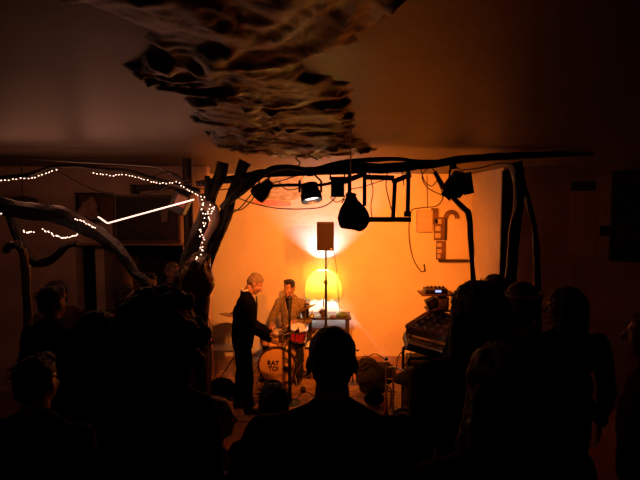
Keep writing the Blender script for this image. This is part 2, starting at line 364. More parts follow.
# left leaning branches
lb = T(146, 292, 4.0)
branch('leaning_branch', [(-40, 196, 8, 4.2), (0, 206, 8, 4.2), (30, 211, 8, 4.2), (62, 216, 8.5, 4.2), (88, 228, 8, 4.2), (105, 238, 7, 4.2), (122, 254, 5.5, 4.1), (134, 272, 4.5, 4.0), (147, 300, 4, 3.9), Vector((lb.x+.1, 3.6, .5))], 'long dark branch leaning in from the left edge down behind the curly-haired person', 'branch', Y=4.2, n=14, seed=6)
branch('hooked_branch', [(78, 243, 3), (66, 246, 3.4), (57, 256, 4), (46, 262, 4.5), (34, 262, 4), (20, 240, 4), (10, 212, 5)], 'dark hooked branch curling up under the leaning branch at far left', 'branch', Y=4.3, seed=7)
ft = T(12, 300, 4.1)
branch('film_wrapped_branch', [(4, 252, 3), (8, 246, 4), (16, 245, 4.5), (22, 252, 4.5), (25, 268, 4), (27, 290, 4), Vector((ft.x+.1, 4.1, 0))], 'bent branch wrapped in glossy film at the far left edge', 'branch', mat='film', Y=4.1, n=16, wob=.4, seed=11)
# left post
q = T(189, 240, 5.3)
setp(obj('wooden_post', MB().tube([Vector((q.x, 5.3, 0)), Vector((q.x+.01, 5.3, 1)), Vector((q.x, 5.3, 2)), Vector((q.x, 5.3, 3))], .055, 12, wob=.1), 'wood_dark'), 'straight dark wooden post between the dark hatch and the lit tree trunk', 'post')
# ceiling pipe on the left
setp(obj('ceiling_pipe', MB().tube(smoothpath([T(-60, 149, 5.0), T(0, 156, 5.0), T(60, 161, 5.0), T(120, 164.5, 5.0), T(158, 167, 5.0)], 4), .017, 10).tube(smoothpath([T(158, 167, 5.0), T(170, 173, 5.0), T(184, 181, 5.0), T(192, 184, 4.6)], 4), .011, 8), 'dull_steel'), 'thin metal pipe running along the ceiling at upper left', 'pipe')
# brackets
q = T(148, 188, WF-.1)
setp(obj('wall_bracket', MB().bar(T(133, 189, WF-.12), T(172, 186, WF-.12), .07, .07).bar(T(135, 185, WF-.1), T(135, 194, WF-.1), .05, .2), 'wood_dark', bevel=.005), 'short dark rail fixed on the wall above the framed panel', 'bracket')
# cables
def cable(pts, r, label, Y=YB, mat='cable', group='cables slung along the branch beam', name='cable', cat='cable'):
    o = obj(name, MB().tube(smoothpath([T(p[0], p[1], p[2] if len(p) > 2 else Y) for p in pts], 6), r, 6), mat); return setp(o, label, cat, group)
cable([(56, 170), (80, 184), (105, 193), (130, 195.5), (155, 192), (176, 183), (190, 180)], .009, 'dark cable drooping across the left wall above the framed panel', Y=4.6)
cable([(236, 197), (252, 203), (275, 208), (300, 209), (322, 207), (334, 199), (338, 190)], .006, 'thin cable sagging below the left stage lamps', Y=4.3)
cable([(228, 215), (240, 208), (250, 196), (262, 183), (272, 176)], .006, 'thin cable rising beside the cone-shaped lamp', Y=4.3)
cable([(225, 207), (240, 210), (252, 200), (260, 188), (290, 178), (312, 170)], .006, 'cable crossing behind the cone-shaped lamp to the main beam', Y=4.5)
cable([(244, 187), (270, 186), (290, 185), (320, 185), (342, 180), (352, 176)], .016, 'straight dark cable run holding the left stage lamps', Y=4.38)
cable([(278, 181), (286, 189), (296, 189), (303, 184)], .005, 'small loop of wire between the left two stage lamps')
cable([(330, 197), (336, 202), (343, 199), (350, 190), (362, 187), (384, 180)], .005, 'thin wire looping behind the round black bag', Y=4.5)
cable([(369, 172), (373, 190), (371, 205), (372, 218)], .005, 'thin wire hanging down beside the hanging wooden frame', Y=4.4)
cable([(388, 168), (386, 185), (389, 200), (393, 215)], .005, 'wire hanging inside the wooden frame', Y=4.4)
cable([(420, 165), (424, 180), (432, 186), (438, 176), (430, 168), (422, 176), (428, 188), (444, 196)], .005, 'tangle of thin wire below the beam left of the right lamp', Y=4.42)
cable([(462, 170), (480, 168), (500, 163), (515, 165)], .006, 'cable sagging between the right lamp and the tree-trunk post')
cable([(395, 168), (402, 172), (404, 186)], .005, 'short end of wire hanging right of the wooden frame')
cable([(440, 186, 6.6), (443, 198, 7.2), (436, 206, WB-.05), (420, 208, WB-.03), (411, 212, WB-.03), (409, 235, WB-.03), (413, 258, WB-.03), (421, 271, WB-.03), (425, 270, WB-.03)], .008, 'dark flex looping down the orange wall from the electrical boxes', group='wires on the back wall')
cable([(424, 264, WB-.03), (425, 271.5, WB-.03)], .012, 'small plug end at the bottom of the wall flex', group='wires on the back wall', name='wire_plug')
cable([(427, 175, WB-.02), (427.5, 208, WB-.02)], .006, 'straight wire dropping to the electrical boxes', group='wires on the back wall')
cable([(333, 245, 7.05), (336, 265, 7.1), (338, 290, 7.2), (340, 314, 7.25)], .005, 'thin lead hanging from the loudspeaker to the table', group='wires behind the stage')
cable([(296, 168), (300, 163), (296, 158), (306, 155), (318, 160)], .006, 'short curl of cable on top of the beam left', Y=4.35)
cable([(186, 186), (215, 190), (240, 187)], .006, 'wire stretched between the left post and the tree', Y=4.6)
cable([(150, 178), (170, 172), (185, 183), (190, 200)], .008, 'dark vine-like cable curling down to the left post lamp', Y=4.9)

# ------------------------------------------------------------ fairy lights
def string(pts, n, label, Y, cordr=.007, j=.006, wander=0, bulb=.0048, mat='cable'):
    P = smoothpath([T(p[0], p[1], p[2] if len(p) > 2 else Y) for p in pts], 10); t = thing('fairy_light_string', label, 'fairy lights', P[0], 'fairy light strings')
    obj('cord', MB().tube(P, cordr, 6), mat, t)
    L = [0]
    for a, b in zip(P, P[1:]): L.append(L[-1]+(b-a).length)
    me = MB().ell((0, 0, 0), bulb, n=8).mesh('bulb'); first = None
    for i in range(n):
        s = L[-1]*(i+.5)/n; k = max(q for q in range(len(L)) if L[q] <= s); k = min(k, len(P)-2); p = P[k].lerp(P[k+1], (s-L[k])/(L[k+1]-L[k]+1e-9))
        p = p+Vector((random.uniform(-j, j), -.016, random.uniform(-j, j)-cordr*.6))
        if first is None: first = link('bulb', me, 'bulb', t); first.location = p
        else:
            c = first.copy(); COL.objects.link(c); c.parent = t; c.matrix_parent_inverse = t.matrix_basis.inverted(); c.location = p
    return t
s1 = string([(-10, 180), (0, 180), (20, 178), (38, 176), (50, 171), (59, 168.5)], 19, 'fairy lights along the vine at the upper left corner of the stage area', 4.2, cordr=.012)
branch('vine', [(-30, 180, 2), (0, 178, 2), (30, 174, 2), (52, 167, 2), (75, 166, 2), (100, 169, 2), (125, 171, 2), (150, 177, 2), (175, 184, 2), (200, 192, 2.2)], 'thin dark vine carrying the upper fairy lights towards the tree', 'vine', Y=4.28, seed=14)
s2 = string([(93, 172.5), (110, 175), (126, 174.5), (140, 178), (155, 182), (170, 183), (178, 182), (184, 187), (192, 191), (203, 197)], 36, 'fairy lights running along the vine to the top of the tree fork', 4.2, cordr=.006)
s3 = string([(203, 197), (202, 207), (208, 212), (214, 205), (211, 215), (204, 224), (201, 235), (204, 243), (200, 252), (196, 262)], 44, 'fairy lights wound down the pale inside of the tree fork', 4.14, cordr=.004, j=.02)
s4 = string([(24, 230), (27, 232.5), (31, 232), (35, 231.5)], 7, 'tiny cluster of fairy lights under the leaning branch near the left edge', 4.05, cordr=.004)
s5 = string([(43, 229), (50, 232), (58, 236), (67, 237.5), (74, 236), (79, 233)], 22, 'curved row of fairy lights hanging below the leaning branch', 4.05, cordr=.004)
s6 = string([(76, 219, 4.08), (84, 221, 4.07), (92, 226, 4.05), (97, 228, 4.05)], 12, 'bright fairy lights lying on top of the leaning branch', 4.06, cordr=.004)
s7 = string([(-2, 213), (3, 214)], 3, 'two fairy lights at the extreme left edge', 4.0, cordr=.004)
light('fairy_fill', 'POINT', T(206, 215, 4.0), 1.0*E_FAIRY, (1, .42, .26), s3, size=.05)
light('fairy_fill', 'POINT', T(90, 214, 4.1), .6*E_FAIRY, (1, .42, .26), s6, size=.05)
for k_, (x_, y_) in enumerate(((98, 196), (122, 198), (150, 200), (178, 203))): light('fairy_fill', 'POINT', T(x_, y_, 4.25), 1.5*E_FAIRY, (1, .36, .20), s2, size=.1)  # unseen point lights added below the vine to brighten the left wall
for k_, (x_, y_) in enumerate(((-6, 200), (14, 200), (34, 199), (58, 196))): light('fairy_fill', 'POINT', T(x_, y_, 4.3), 1.2*E_FAIRY, (1, .36, .20), s1, size=.1)  # more added points under the left string, also filling the wall
t = thing('led_tube_light', 'thin straight glowing light tube slanting up towards the tree', 'light tube', T(107, 222, 4.3))
obj('tube', MB().tube([T(98, 217, 4.3), T(100, 218, 4.3), T(107, 223, 4.3), T(108.5, 223, 4.3), T(165, 207.5, 4.3), T(194, 199.5, 4.3)], .0065, 8), 'ledbar', t)
obj('holder', MB().bar(T(95, 216, 4.34), T(109, 225, 4.34), .03, .03), 'black', t)

# ------------------------------------------------------------ stage lamps
def parcan(label, a, b, r, Y, hang, group='stage lamps on the branch beam', lens='glass', yoke=True, energy=0, col=(1, 1, 1), target=None, angle=80, rear=.6, blend=.6):
    A = Vector(a); B = Vector(b); z = (B-A).normalized(); L = (B-A).length; rot = z.to_track_quat('Z', 'Y').to_matrix().to_4x4(); rot.translation = A
    t = thing('stage_lamp', label, 'stage lamp', A, group)
    obj('housing', MB().lathe([(r*rear*.5, 0), (r*rear, L*.04), (r*rear*1.05, L*.3), (r*.92, L*.55), (r, L*.6), (r, L), (r*.93, L), (r*.90, L*.72), (r*.3, L*.5)], 28, rot), 'black', t)
    obj('lens', MB().lathe([(.001, L*.73), (r*.9, L*.73), (r*.9, L*.75), (.001, L*.80)], 28, rot), lens, t)
    if yoke:
        h = Vector(hang); c = A.lerp(B, .5); side = z.cross(Vector((0, 0, 1))); side = side.normalized() if side.length > .1 else Vector((1, 0, 0))
        pts = [c+side*r*1.15, c+side*r*1.15+Vector((0, 0, (h-c).z*.6)), h+side*r*.3, h-side*r*.3, c-side*r*1.15+Vector((0, 0, (h-c).z*.6)), c-side*r*1.15]
        y = MB()
        for p, q_ in zip(pts, pts[1:]): y.bar(p, q_, .022, .006, up=z)
        obj('yoke', y, 'black', t); obj('clamp', MB().lathe([(.03, -.03), (.034, -.02), (.034, .03), (.02, .05)], 12, Matrix.Translation(h)), 'black', t)
    if energy: light('beam', 'SPOT', B+z*.10, energy, col, t, target=target if target is not None else B+z, size=.05, angle=angle, blend=blend)
    return t
parcan('black cone-shaped stage lamp pointing down left, nearest the tree', T(271, 182, YB), T(257, 196, YB+.05), px(9, YB), YB, T(268, 174, YB), yoke=True)
parcan('round stage lamp with a bright white lens, hanging over the drummer', T(309, 184, YB), T(312, 201, YB-.05), px(10.5, YB), YB, T(310, 173, YB), lens='lens', rear=.8, energy=E_LEFT, col=C_LEFT, target=T(315, 252, WB), angle=92, blend=.85)
# box lamp
t = thing('stage_lamp', 'small boxy black stage lamp just left of the round hanging bag', 'stage lamp', T(337, 187, YB), 'stage lamps on the branch beam')
b_ = MB(); c = T(337.5, 187, YB); b_.box(c, (px(13, YB), .12, px(20, YB)))
for k in range(5): b_.box(c+Vector((0, .07, px(-8+4*k, YB))), (px(12, YB), .03, .006))
obj('housing', b_, 'black', t, bevel=.008)
obj('lens', MB().box(c+Vector((0, -.062, 0)), (px(9, YB), .01, px(14, YB))), 'glass', t, bevel=.003)
obj('yoke', MB().bar(T(330, 180, YB), T(331, 170, YB), .014, .02), 'black', t); obj('yoke', MB().bar(T(345, 180, YB), T(344, 170, YB), .014, .02), 'black', t)
# right lamp
t = parcan('large dark stage lamp hanging at the right end above the electrical boxes', T(463, 176, 4.6), T(452, 191, 4.7), px(11, 4.6), 4.6, T(453, 166, 4.6), energy=E_RIGHT, col=C_RIGHT, target=T(378, 245, WB), angle=82, blend=.85, rear=.9)
obj('barn_door', MB().bar(T(466, 173, 4.6), T(469, 194, 4.65), .10, .012).bar(T(444, 190, 4.7), T(452, 197, 4.75), .09, .008), 'black', t)
# left lamp on post
t = thing('stage_lamp', 'dark box lamp with a dull reddish front, clamped on the left wooden post', 'stage lamp', T(181, 200, 5.0), 'stage lamps on the branch beam')
rz = Matrix.Rotation(R(25), 3, 'Y'); c = T(181, 202, 5.05)
obj('housing', MB().box(c, (.17, .16, .24), rz).box(c+rz @ Vector((-.0, -.09, .1)), (.19, .08, .012), rz), 'black', t, bevel=.008)
obj('lens', MB().box(c+rz @ Vector((.02, -.085, .02)), (.12, .012, .12), rz), 'red_lamp', t, bevel=.01)
obj('clamp', MB().bar(T(181, 202, 5.1), T(189, 202, 5.3), .03, .03), 'black', t)

# ------------------------------------------------------------ hung bag and hung chair frame
HB = 4.3
t = thing('round_bag', 'round black bag hanging from the ceiling on a thin wire', 'bag', T(351, 195, HB))
pr = [(337.5, 218), (340, 209), (344, 202), (347, 195.5), (355, 195), (358, 200), (364, 206), (368.5, 213), (369.5, 221), (366, 228), (360, 231.5), (354, 230), (346, 229), (340, 227)]
def pillow(points, Y, th, seg=6):
    P = smoothpath([T(x, y, Y) for x, y in points+[points[0]]], 4)[:-1]; c = sum(P, Vector())/len(P); n = len(P); vs = []; fs = []
    rings = []
    for i in range(-seg, seg+1):
        a = i/seg*math.pi/2; s = math.cos(a)**.6 if abs(i) < seg else .02; rings.append(len(vs)); vs += [c+(p-c)*s+Vector((0, th*math.sin(a), 0)) for p in P]
    for i in range(2*seg):
        for k in range(n): fs.append((rings[i]+k, rings[i]+(k+1) % n, rings[i+1]+(k+1) % n, rings[i+1]+k))
    fs.append(tuple(range(n-1, -1, -1))); fs.append(tuple(rings[-1]+k for k in range(n)))
    return MB().add(vs, fs)
obj('bag_body', pillow(pr, HB, .10), 'black_matte', t)
obj('neck_tie', MB().tube([T(346, 195, HB-.03), T(351, 193.5, HB-.04), T(356, 195, HB-.03)], .012, 8), 'black', t)
o = obj('zip_glint', MB().bar(T(341.5, 203, HB-.11), T(344.5, 199, HB-.1), .012, .008), 'steel', t); o['label'] = 'small shiny buckle on the upper left'
tp = TZ(350.5, 118, 3.0); hk = T(351, 196, HB)
obj('hanging_wire', MB().tube([hk, tp], .005, 6), 'cable', t)
HC = 4.45
t = thing('hanging_chair_frame', 'bare dark wooden chair frame hung upside down from the branch beam', 'chair frame', T(390, 200, HC))
obj('back_rail', MB().bar(T(360, 219.5, HC), T(411, 219.5, HC), px(5, HC), .03).bar(T(404, 214, HC), T(411, 214, HC), .05, .03), 'wood_dark', t, bevel=.004)
for (x0, y0, x1, y1) in ((395, 180, 393, 218), (408.5, 176, 407.5, 216)): obj('leg', MB().bar(T(x0, y0, HC), T(x1, y1, HC), px(3.8, HC), .035), 'wood_dark', t, bevel=.004)
obj('seat_rail', MB().bar(T(392, 182, HC), T(411, 174.5, HC), px(5, HC), .03).bar(T(364, 177, HC), T(394, 178, HC), px(5, HC), .03).bar(T(409, 178, HC), T(408, 170, HC+.02), px(4, HC), .03), 'wood', t, bevel=.004)
for x in (364.5, 349.5): obj('leg', MB().bar(T(x, 172, HC), T(x, 206, HC), px(3.6, HC), .035), 'wood_dark', t, bevel=.004)
obj('arm_rail', MB().bar(T(344, 182, HC), T(366, 173, HC), px(5, HC), .03), 'wood_dark', t, bevel=.004)

# ------------------------------------------------------------ on the walls
def wbox(x0, y0, x1, y1, Y, d, mb=None):
    a = T(x0, y0, Y); b = T(x1, y1, Y); mb = mb or MB(); return mb.box(((a.x+b.x)/2, Y-d/2, (a.z+b.z)/2), (abs(b.x-a.x), d, abs(a.z-b.z)))
t = thing('junction_box', 'beige box with a side lid, leftmost of the electrical boxes on the orange wall', 'electrical box', T(424, 220, WB))
obj('box_body', wbox(416, 210, 431, 232, WB, .12), 'beige', t, bevel=.012); obj('lid', wbox(431, 208, 437, 224, WB, .09), 'wood', t, bevel=.008)
obj('screw_cap', wbox(418, 220, 430, 221, WB-.12, .006), 'grey', t)
t = thing('switch_panel', 'tall narrow panel of switches and sockets between the junction box and metal door', 'switch panel', T(439, 239, WB))
obj('back_plate', wbox(434, 217, 445, 240, WB, .05).box(*[(lambda a, b: (((a.x+b.x)/2, WB-.02, (a.z+b.z)/2), (b.x-a.x, .04, a.z-b.z)))(T(436, 241, WB), T(445, 259, WB))][0]), 'wood', t, bevel=.004)
for (a, b, c_, d) in ((434, 219, 441, 224), (435, 226, 440, 231), (435, 233, 440, 238), (437, 243, 441, 247), (437, 249, 441, 253), (437, 254, 440, 258)): obj('switch', wbox(a, b, c_, d, WB-.05, .04), 'beige', t, bevel=.005)
t = thing('fuse_cabinet', 'flat cabinet door painted like the wall, right of the switch panel', 'cabinet', T(456, 238, WB))
obj('door', wbox(446, 219, 467, 259, WB, .05), 'plaster', t, bevel=.005)
obj('bottom_rail', wbox(438, 259.5, 468, 261.5, WB, .08), 'wood_dark', t); obj('side_rail', wbox(444, 217, 446, 240, WB, .07), 'wood_dark', t)
c = T(451.5, 215, WB-.06)
setp(obj('round_vent_cap', MB().tube([c+Vector((.09*math.cos(R(a)), 0, .09*math.sin(R(a))-.04)) for a in range(-10, 200, 15)], .035, 10), 'wood'), 'dark curved pipe bend above the cabinet door', 'pipe bend')
# right wall posters and dark board
def onwall(x, y):
    u, v = (x-320)/F, -(y-240)/F; c, s = math.cos(PITCH), math.sin(PITCH); d = Vector((u, c-v*s, s+v*c)); O = Vector((0, 0, CZ)); k = (WRA-O).dot(WRN)/d.dot(WRN); return O+d*k
def wallquad(x0, x1, y0, y1, off, th):
    a = onwall(x0, (y0+y1)/2); b = onwall(x1, (y0+y1)/2); c_ = onwall((x0+x1)/2, y0).z; d_ = onwall((x0+x1)/2, y1).z; a.z = b.z = (c_+d_)/2
    return MB().bar(a+WRN*off, b+WRN*off, c_-d_, th, up=WRN)
t = thing('wall_poster', 'dim paper poster with a dark header block on the right wall', 'poster', onwall(583, 255), 'posters on the right wall')
obj('sheet', wallquad(569, 597, 180, 254, .006, .008), 'paper', t, smooth=False); obj('header', wallquad(571, 596, 181, 191, .012, .006), 'paper_dark', t, smooth=False)
t = thing('wall_poster', 'second dim poster with text rows beside the dark board', 'poster', onwall(604, 255), 'posters on the right wall')
obj('sheet', wallquad(598, 610, 176, 254, .006, .008), 'paper', t, smooth=False)
setp(obj('wall_ledge', wallquad(569, 611, 254.5, 256.5, .02, .04), 'bark_pale', bevel=.003), 'thin ledge below the two posters', 'ledge')
t = thing('wall_screen', 'large blank black screen mounted on the right wall at the picture edge', 'screen', onwall(630, 262))
obj('screen_frame', wallquad(611, 672, 170, 262, .05, .08), 'black', t, bevel=.006); obj('screen_glass', wallquad(614, 669, 174, 258, .092, .006), 'glass', t, smooth=False); obj('bracket', wallquad(600, 612, 226, 236, .03, .05), 'black', t)
# framed panel, niche and carved figure at left
t = thing('framed_panel', 'dark framed panel of swirling plant ornament above the hatch', 'picture', T(147, 220, WF))
fr = MB()
for a in ((113, 195, 181, 198), (113, 240, 181, 242.5), (113, 195, 116, 242), (178, 195, 181, 242)): wbox(*a, WF, .05, fr)
obj('frame', fr, 'wood', t, bevel=.004); obj('panel', wbox(116, 198, 178, 240, WF, .02), 'wood_dark', t)
for k in range(9):
    cx_, cy_ = 122+k*6.4, 226+5*math.sin(k*2.1); P = []
    for i in range(22): a = i*.5+k; rr = 8-i*.33; P.append(T(cx_+rr*math.cos(a), cy_+rr*.8*math.sin(a), WF-.03))
    obj('scroll', MB().tube(P, .010, 6), 'wood', t)
setp(obj('paper_note', wbox(161, 209, 168, 222, WF-.03, .006), 'paper', smooth=False), 'small pale paper pinned to the framed panel', 'note')
t = thing('wall_niche', 'shallow dark wooden niche left of the framed panel', 'niche', T(97, 219, WF))
obj('back_panel', wbox(80, 194, 113, 222, WF, .02), 'wood', t); nb = MB(); wbox(79, 193, 114, 195, WF, .12, nb); wbox(79, 193, 81, 222, WF, .10, nb); obj('niche_frame', nb, 'wood_dark', t)
t = thing('carved_figure', 'pale pointed carved bird figure standing in the wall niche', 'carving', T(88, 220, WF-.1))
fg = MB(); Yc = WF-.12
fg.cap(T(85, 214, Yc), .09, T(87, 205, Yc), .07); fg.cap(T(87, 205, Yc), .06, T(92, 199, Yc), .045); fg.cap(T(91, 199, Yc), .04, T(91, 194.5, Yc), .006); fg.cap(T(92, 200, Yc), .04, T(97, 206, Yc), .015); fg.cap(T(84, 213, Yc), .09, T(95, 219, Yc), .05); fg.cap(T(94, 205, Yc), .03, T(96, 217, Yc), .04)
link('body', remesh(fg, .012, 2, .01, 12), 'bark_pale', t)
obj('base', MB().box(T(89, 220.5, Yc), (.26, .12, .03)), 'wood_dark', t)
setp(obj('round_basket', MB().lathe([(.001, 0), (.13, .01), (.17, .07), (.15, .13), (.001, .16)], 24, Matrix.Translation(T(23, 209, 5.9))), 'wood_dark'), 'dark domed basket shape hanging above the leaning branch at far left', 'basket')
setp(obj('basket_cord', MB().tube([T(23, 205, 5.9), Vector((T(23, 205, 5.9).x, 5.9, 3))], .006, 6), 'cable'), 'thin cord from the ceiling to the dark basket', 'cord')
#PART2
# ------------------------------------------------------------ people
def rotm(pitch=0, yaw=0, roll=0):
    return Matrix.Rotation(yaw, 3, 'Z') @ Matrix.Rotation(pitch, 3, 'X') @ Matrix.Rotation(roll, 3, 'Y')
V = Vector
def hand(mb, wrist, d, n, side, curl=.5, sc=1.0):
    "palm, four unequal curled fingers and a side thumb; d along the hand, n out of the back of the hand"
    d = V(d).normalized(); n = V(n); n = (n-d*n.dot(d)).normalized(); a = d.cross(n)*side
    w_ = V(wrist); m = Matrix((a, d, n)).transposed()
    mb.ell(w_+d*.048*sc, (.040*sc, .052*sc, .015*sc), m)
    for i, (off, L) in enumerate(((.030, .072), (.010, .082), (-.010, .076), (-.029, .060))):
        p = w_+d*.088*sc+a*off*sc; dirn = d.copy(); r = .0092*sc
        for k, f in enumerate((.45, .32, .23)):
            dirn = (dirn*math.cos(curl*(.6+.3*k))-n*math.sin(curl*(.6+.3*k))).normalized(); q_ = p+dirn*L*f*sc; mb.cap(p, r, q_, r*.88, 8); p = q_; r *= .92
    p = w_+d*.025*sc+a*.030*sc; q_ = p+(d*.6+a*.75-n*.25).normalized()*.036*sc; mb.cap(p, .0125*sc, q_, .0105*sc, 8)
    mb.cap(q_, .0105*sc, q_+(d*.9+a*.1-n*.45).normalized()*.032*sc, .0085*sc, 8)
def person(label, X, Y, z0, yaw=0, H=1.75, pose=None, top='wool', legs='denim', skin='skin_dim', hair='short', hairmat='hair_dark', hp=0, hy=0, hr=0, vox=.010, lean=0, width=1.0, group=None, topname='jacket', glasses=False, eyes=False, hips=.93, name='person', shoes=True, hairw=1.0, topfn=None):
    pose = pose or {}; s = H/1.75
    root = thing(name, label, 'person', (X, Y, z0), group); root.rotation_euler = (0, 0, yaw); root.scale = (s, s, s)
    LM = Matrix.Rotation(-lean, 3, 'X'); P0 = V((0, 0, hips)); up = lambda x, y, h: P0+LM @ V((x, y, h))
    chest = up(0, 0, .36); neck = up(0, -.005, .53); hb = up(0, .02, .572)
    HM = LM @ rotm(-hp, hy, hr); hc = hb+HM @ V((0, .005, .10))
    sh = {q: up(q*.175*width, -.005, .438) for q in (1, -1)}; hip = {q: P0+V((q*.09, 0, -.01)) for q in (1, -1)}
    el = {q: pose.get('elbow', {}).get(q, sh[q]+V((q*.05, -.03, -.29))) for q in (1, -1)}
    wr = {q: pose.get('wrist', {}).get(q, V(el[q])+V((q*.0, .06, -.25))) for q in (1, -1)}
    kn = {q: V(pose.get('knee', {}).get(q, (q*.10, .015, .50))) for q in (1, -1)}; an = {q: V(pose.get('ankle', {}).get(q, (q*.105, -.02, .085))) for q in (1, -1)}
    b = MB()
    # torso
    b.ell(P0+V((0, 0, .03)), (.150*width, .10, .11)); b.cap(up(0, 0, .08), .105, up(0, 0, .28), .12, 16); b.ell(up(0, .005, .36), (.150*width, .105, .16), LM); b.cap(up(-.10, 0, .43), .062, up(.10, 0, .43), .062)
    b.cap(up(0, -.01, .46), .070, hb+HM @ V((0, -.012, .03)), .056, 14)
    def H_(x, y, z): return hc+HM @ V((x, y, z))
    b.ell(H_(0, -.012, .038), (.076, .094, .082), HM, 20); b.ell(H_(0, .028, -.028), (.062, .066, .082), HM, 18); b.ell(H_(0, .040, -.078), (.046, .044, .034), HM)
    b.ell(H_(0, .076, .022), (.046, .018, .012), HM); b.cap(H_(0, .088, .010), .009, H_(0, .112, -.026), .0145, 10); b.ell(H_(0, .098, -.030), (.019, .012, .009), HM)
    for q in (1, -1):
        b.ell(H_(q*.037, .060, -.022), (.025, .026, .022), HM); b.ell(H_(q*.077, -.008, -.008), (.010, .020, .033), HM @ rotm(0, q*.35)); b.cap(H_(q*.080, -.022, .012), .007, H_(q*.083, -.018, -.012), .006, 8)
    b.ell(H_(0, .094, -.056), (.023, .011, .0055), HM); b.ell(H_(0, .091, -.066), (.020, .011, .006), HM); b.ell(H_(0, .080, -.094), (.020, .018, .016), HM)
    for q in (1, -1):
        b.cap(up(q*.06, -.01, .465), .05, sh[q], .052); b.cap(sh[q], .044, el[q], .034); b.cap(el[q], .035, wr[q], .026)
        hd = pose.get('hand', {}).get(q); d_ = V(hd[0]) if hd else V(wr[q])-V(el[q]); n_ = V(hd[1]) if hd else V((q, 0, 0))
        hand(b, wr[q], d_, n_, -q if hd is None else hd[2], hd[3] if hd else .35)
        b.cap(hip[q], .088, kn[q], .056, 14); b.cap(kn[q], .056, kn[q].lerp(an[q], .35), .056); b.cap(kn[q].lerp(an[q], .35), .056, an[q], .036)
        ft_ = V(pose.get('foot', {}).get(q, (q*.02, .17, -.055)))
        b.cap(an[q]+V((0, -.02, -.04)), .034, an[q]+ft_, .024)
    body = link('body', remesh(b, vox, 2), skin, None); body.parent = root
    def child(nm, me, mat, par=None): o = link(nm, me, mat, None); o.parent = par or root; return o
    # top
    j = MB(); e = .022
    j.ell(up(0, 0, .36), (.150*width+e, .105+e, .17), LM); j.cap(up(0, 0, .02), .125+e*.5, up(0, 0, .30), .128+e, 18); j.ell(up(0, 0, .04), (.150*width+e, .105+e, .13), LM)
    j.ell(up(0, 0, .18), (.135*width+e, .10+e, .16), LM); j.cap(up(-.10*width, 0, .43), .065+e*.5, up(.10*width, 0, .43), .065+e*.5)
    hem = pose.get('hem', 0)
    if hem: j.ell(P0+V((0, 0, -.06)), (.155*width+e, .115+e, hem))
    for q in (1, -1):
        j.cap(up(q*.05, -.01, .475), .055, sh[q], .056+e*.5); j.cap(up(q*.02, -.015, .525), .058, up(q*.11*width, -.01, .455), .062); j.cap(sh[q], .058+e*.5, el[q], .047+e*.4); j.cap(el[q], .048+e*.4, V(el[q]).lerp(V(wr[q]), .90), .036+e*.3)
    cn = up(0, -.012, .525); j.lathe([(.064, -.03), (.078, -.03), (.074, .035), (.062, .04)], 24, Matrix.Translation(cn) @ LM.to_4x4(), close=True)
    jk = child(topname, remesh(j, max(vox, .009), 3, .010, 9, .004, 30), top)
    if topfn: topfn(root, jk, up, child, LM)
    t_ = MB()
    t_.ell(P0+V((0, 0, .0)), (.160*width, .115, .12))
    for q in (1, -1): t_.cap(hip[q], .102, kn[q], .075, 14); t_.cap(kn[q], .075, an[q]+(kn[q]-an[q]).normalized()*.03, .058)
    child('trousers', remesh(t_, max(vox, .010), 3, .010, 9, .003, 30), legs)
    if shoes:
        for q in (1, -1):
            f = MB(); ft_ = V(pose.get('foot', {}).get(q, (q*.02, .17, -.055))); f.cap(an[q]+V((0, -.03, -.035)), .046, an[q]+ft_, .034); f.cap(an[q]+V((0, -.01, .02)), .046, an[q]+V((0, 0, -.03)), .046)
            child('shoe', remesh(f, .010, 2), 'shoe')
    # hair
    h = MB(); k = hairw
    rnd = random.Random(int(abs(X*1000))+int(Y*77))
    if hair == 'short':
        h.ell(H_(0, -.022, .052), (.083, .098, .082), HM, 20); h.ell(H_(0, -.05, .0), (.075, .06, .075), HM, 16); h.ell(H_(0, .045, .100), (.055, .040, .030), HM)
        hm = remesh(h, .007, 1, .008, 22, .006, 60)
    elif hair == 'buzz':
        h.ell(H_(0, -.022, .046), (.079, .092, .080), HM, 20); h.ell(H_(0, -.045, -.005), (.070, .058, .072), HM, 16); hm = remesh(h, .006, 2, .002, 60)
    elif hair == 'quiff':
        h.ell(H_(0, -.022, .050), (.081, .096, .078), HM, 20); h.ell(H_(0, .02, .108), (.060, .060, .032), HM); h.ell(H_(.015, .050, .122), (.042, .036, .026), HM); h.ell(H_(-.02, .03, .13), (.03, .03, .02), HM); h.ell(H_(0, -.05, .0), (.072, .055, .06), HM)
        hm = remesh(h, .007, 1, .010, 25, .005, 70)
    elif hair == 'bald':
        for q in (1, -1):
            h.ell(H_(q*.062, -.030, .022), (.022, .052, .048), HM); h.ell(H_(q*.058, .0, .058), (.020, .045, .026), HM)
        h.ell(H_(0, -.062, .010), (.066, .048, .066), HM); h.ell(H_(0, -.018, .070), (.074, .090, .058), HM)
        hm = remesh(h, .006, 1, .004, 40)
    elif hair == 'long':
        h.ell(H_(0, -.024, .050), (.092*k, .104*k, .088), HM, 20); h.cap(H_(0, -.05, .03), .092*k, H_(0, -.065, -.16), .082*k, 18)
        for q in (1, -1): h.cap(H_(q*.06, -.01, .05), .042*k, H_(q*.085*k, .0, -.16), .038*k); h.cap(H_(q*.075*k, -.05, 0), .04*k, H_(q*.09*k, -.04, -.24), .028*k)
        hm = remesh(h, .008, 2, .012, 14, .008, 40)
    elif hair == 'bob':
        h.ell(H_(0, -.024, .050), (.088*k, .102*k, .086), HM, 20); h.cap(H_(0, -.045, .02), .085*k, H_(0, -.05, -.09), .08*k, 18)
        for q in (1, -1): h.cap(H_(q*.065, -.01, .05), .036*k, H_(q*.082*k, -.01, -.09), .030*k)
        hm = remesh(h, .007, 2, .010, 16, .006, 50)
    elif hair == 'curly':
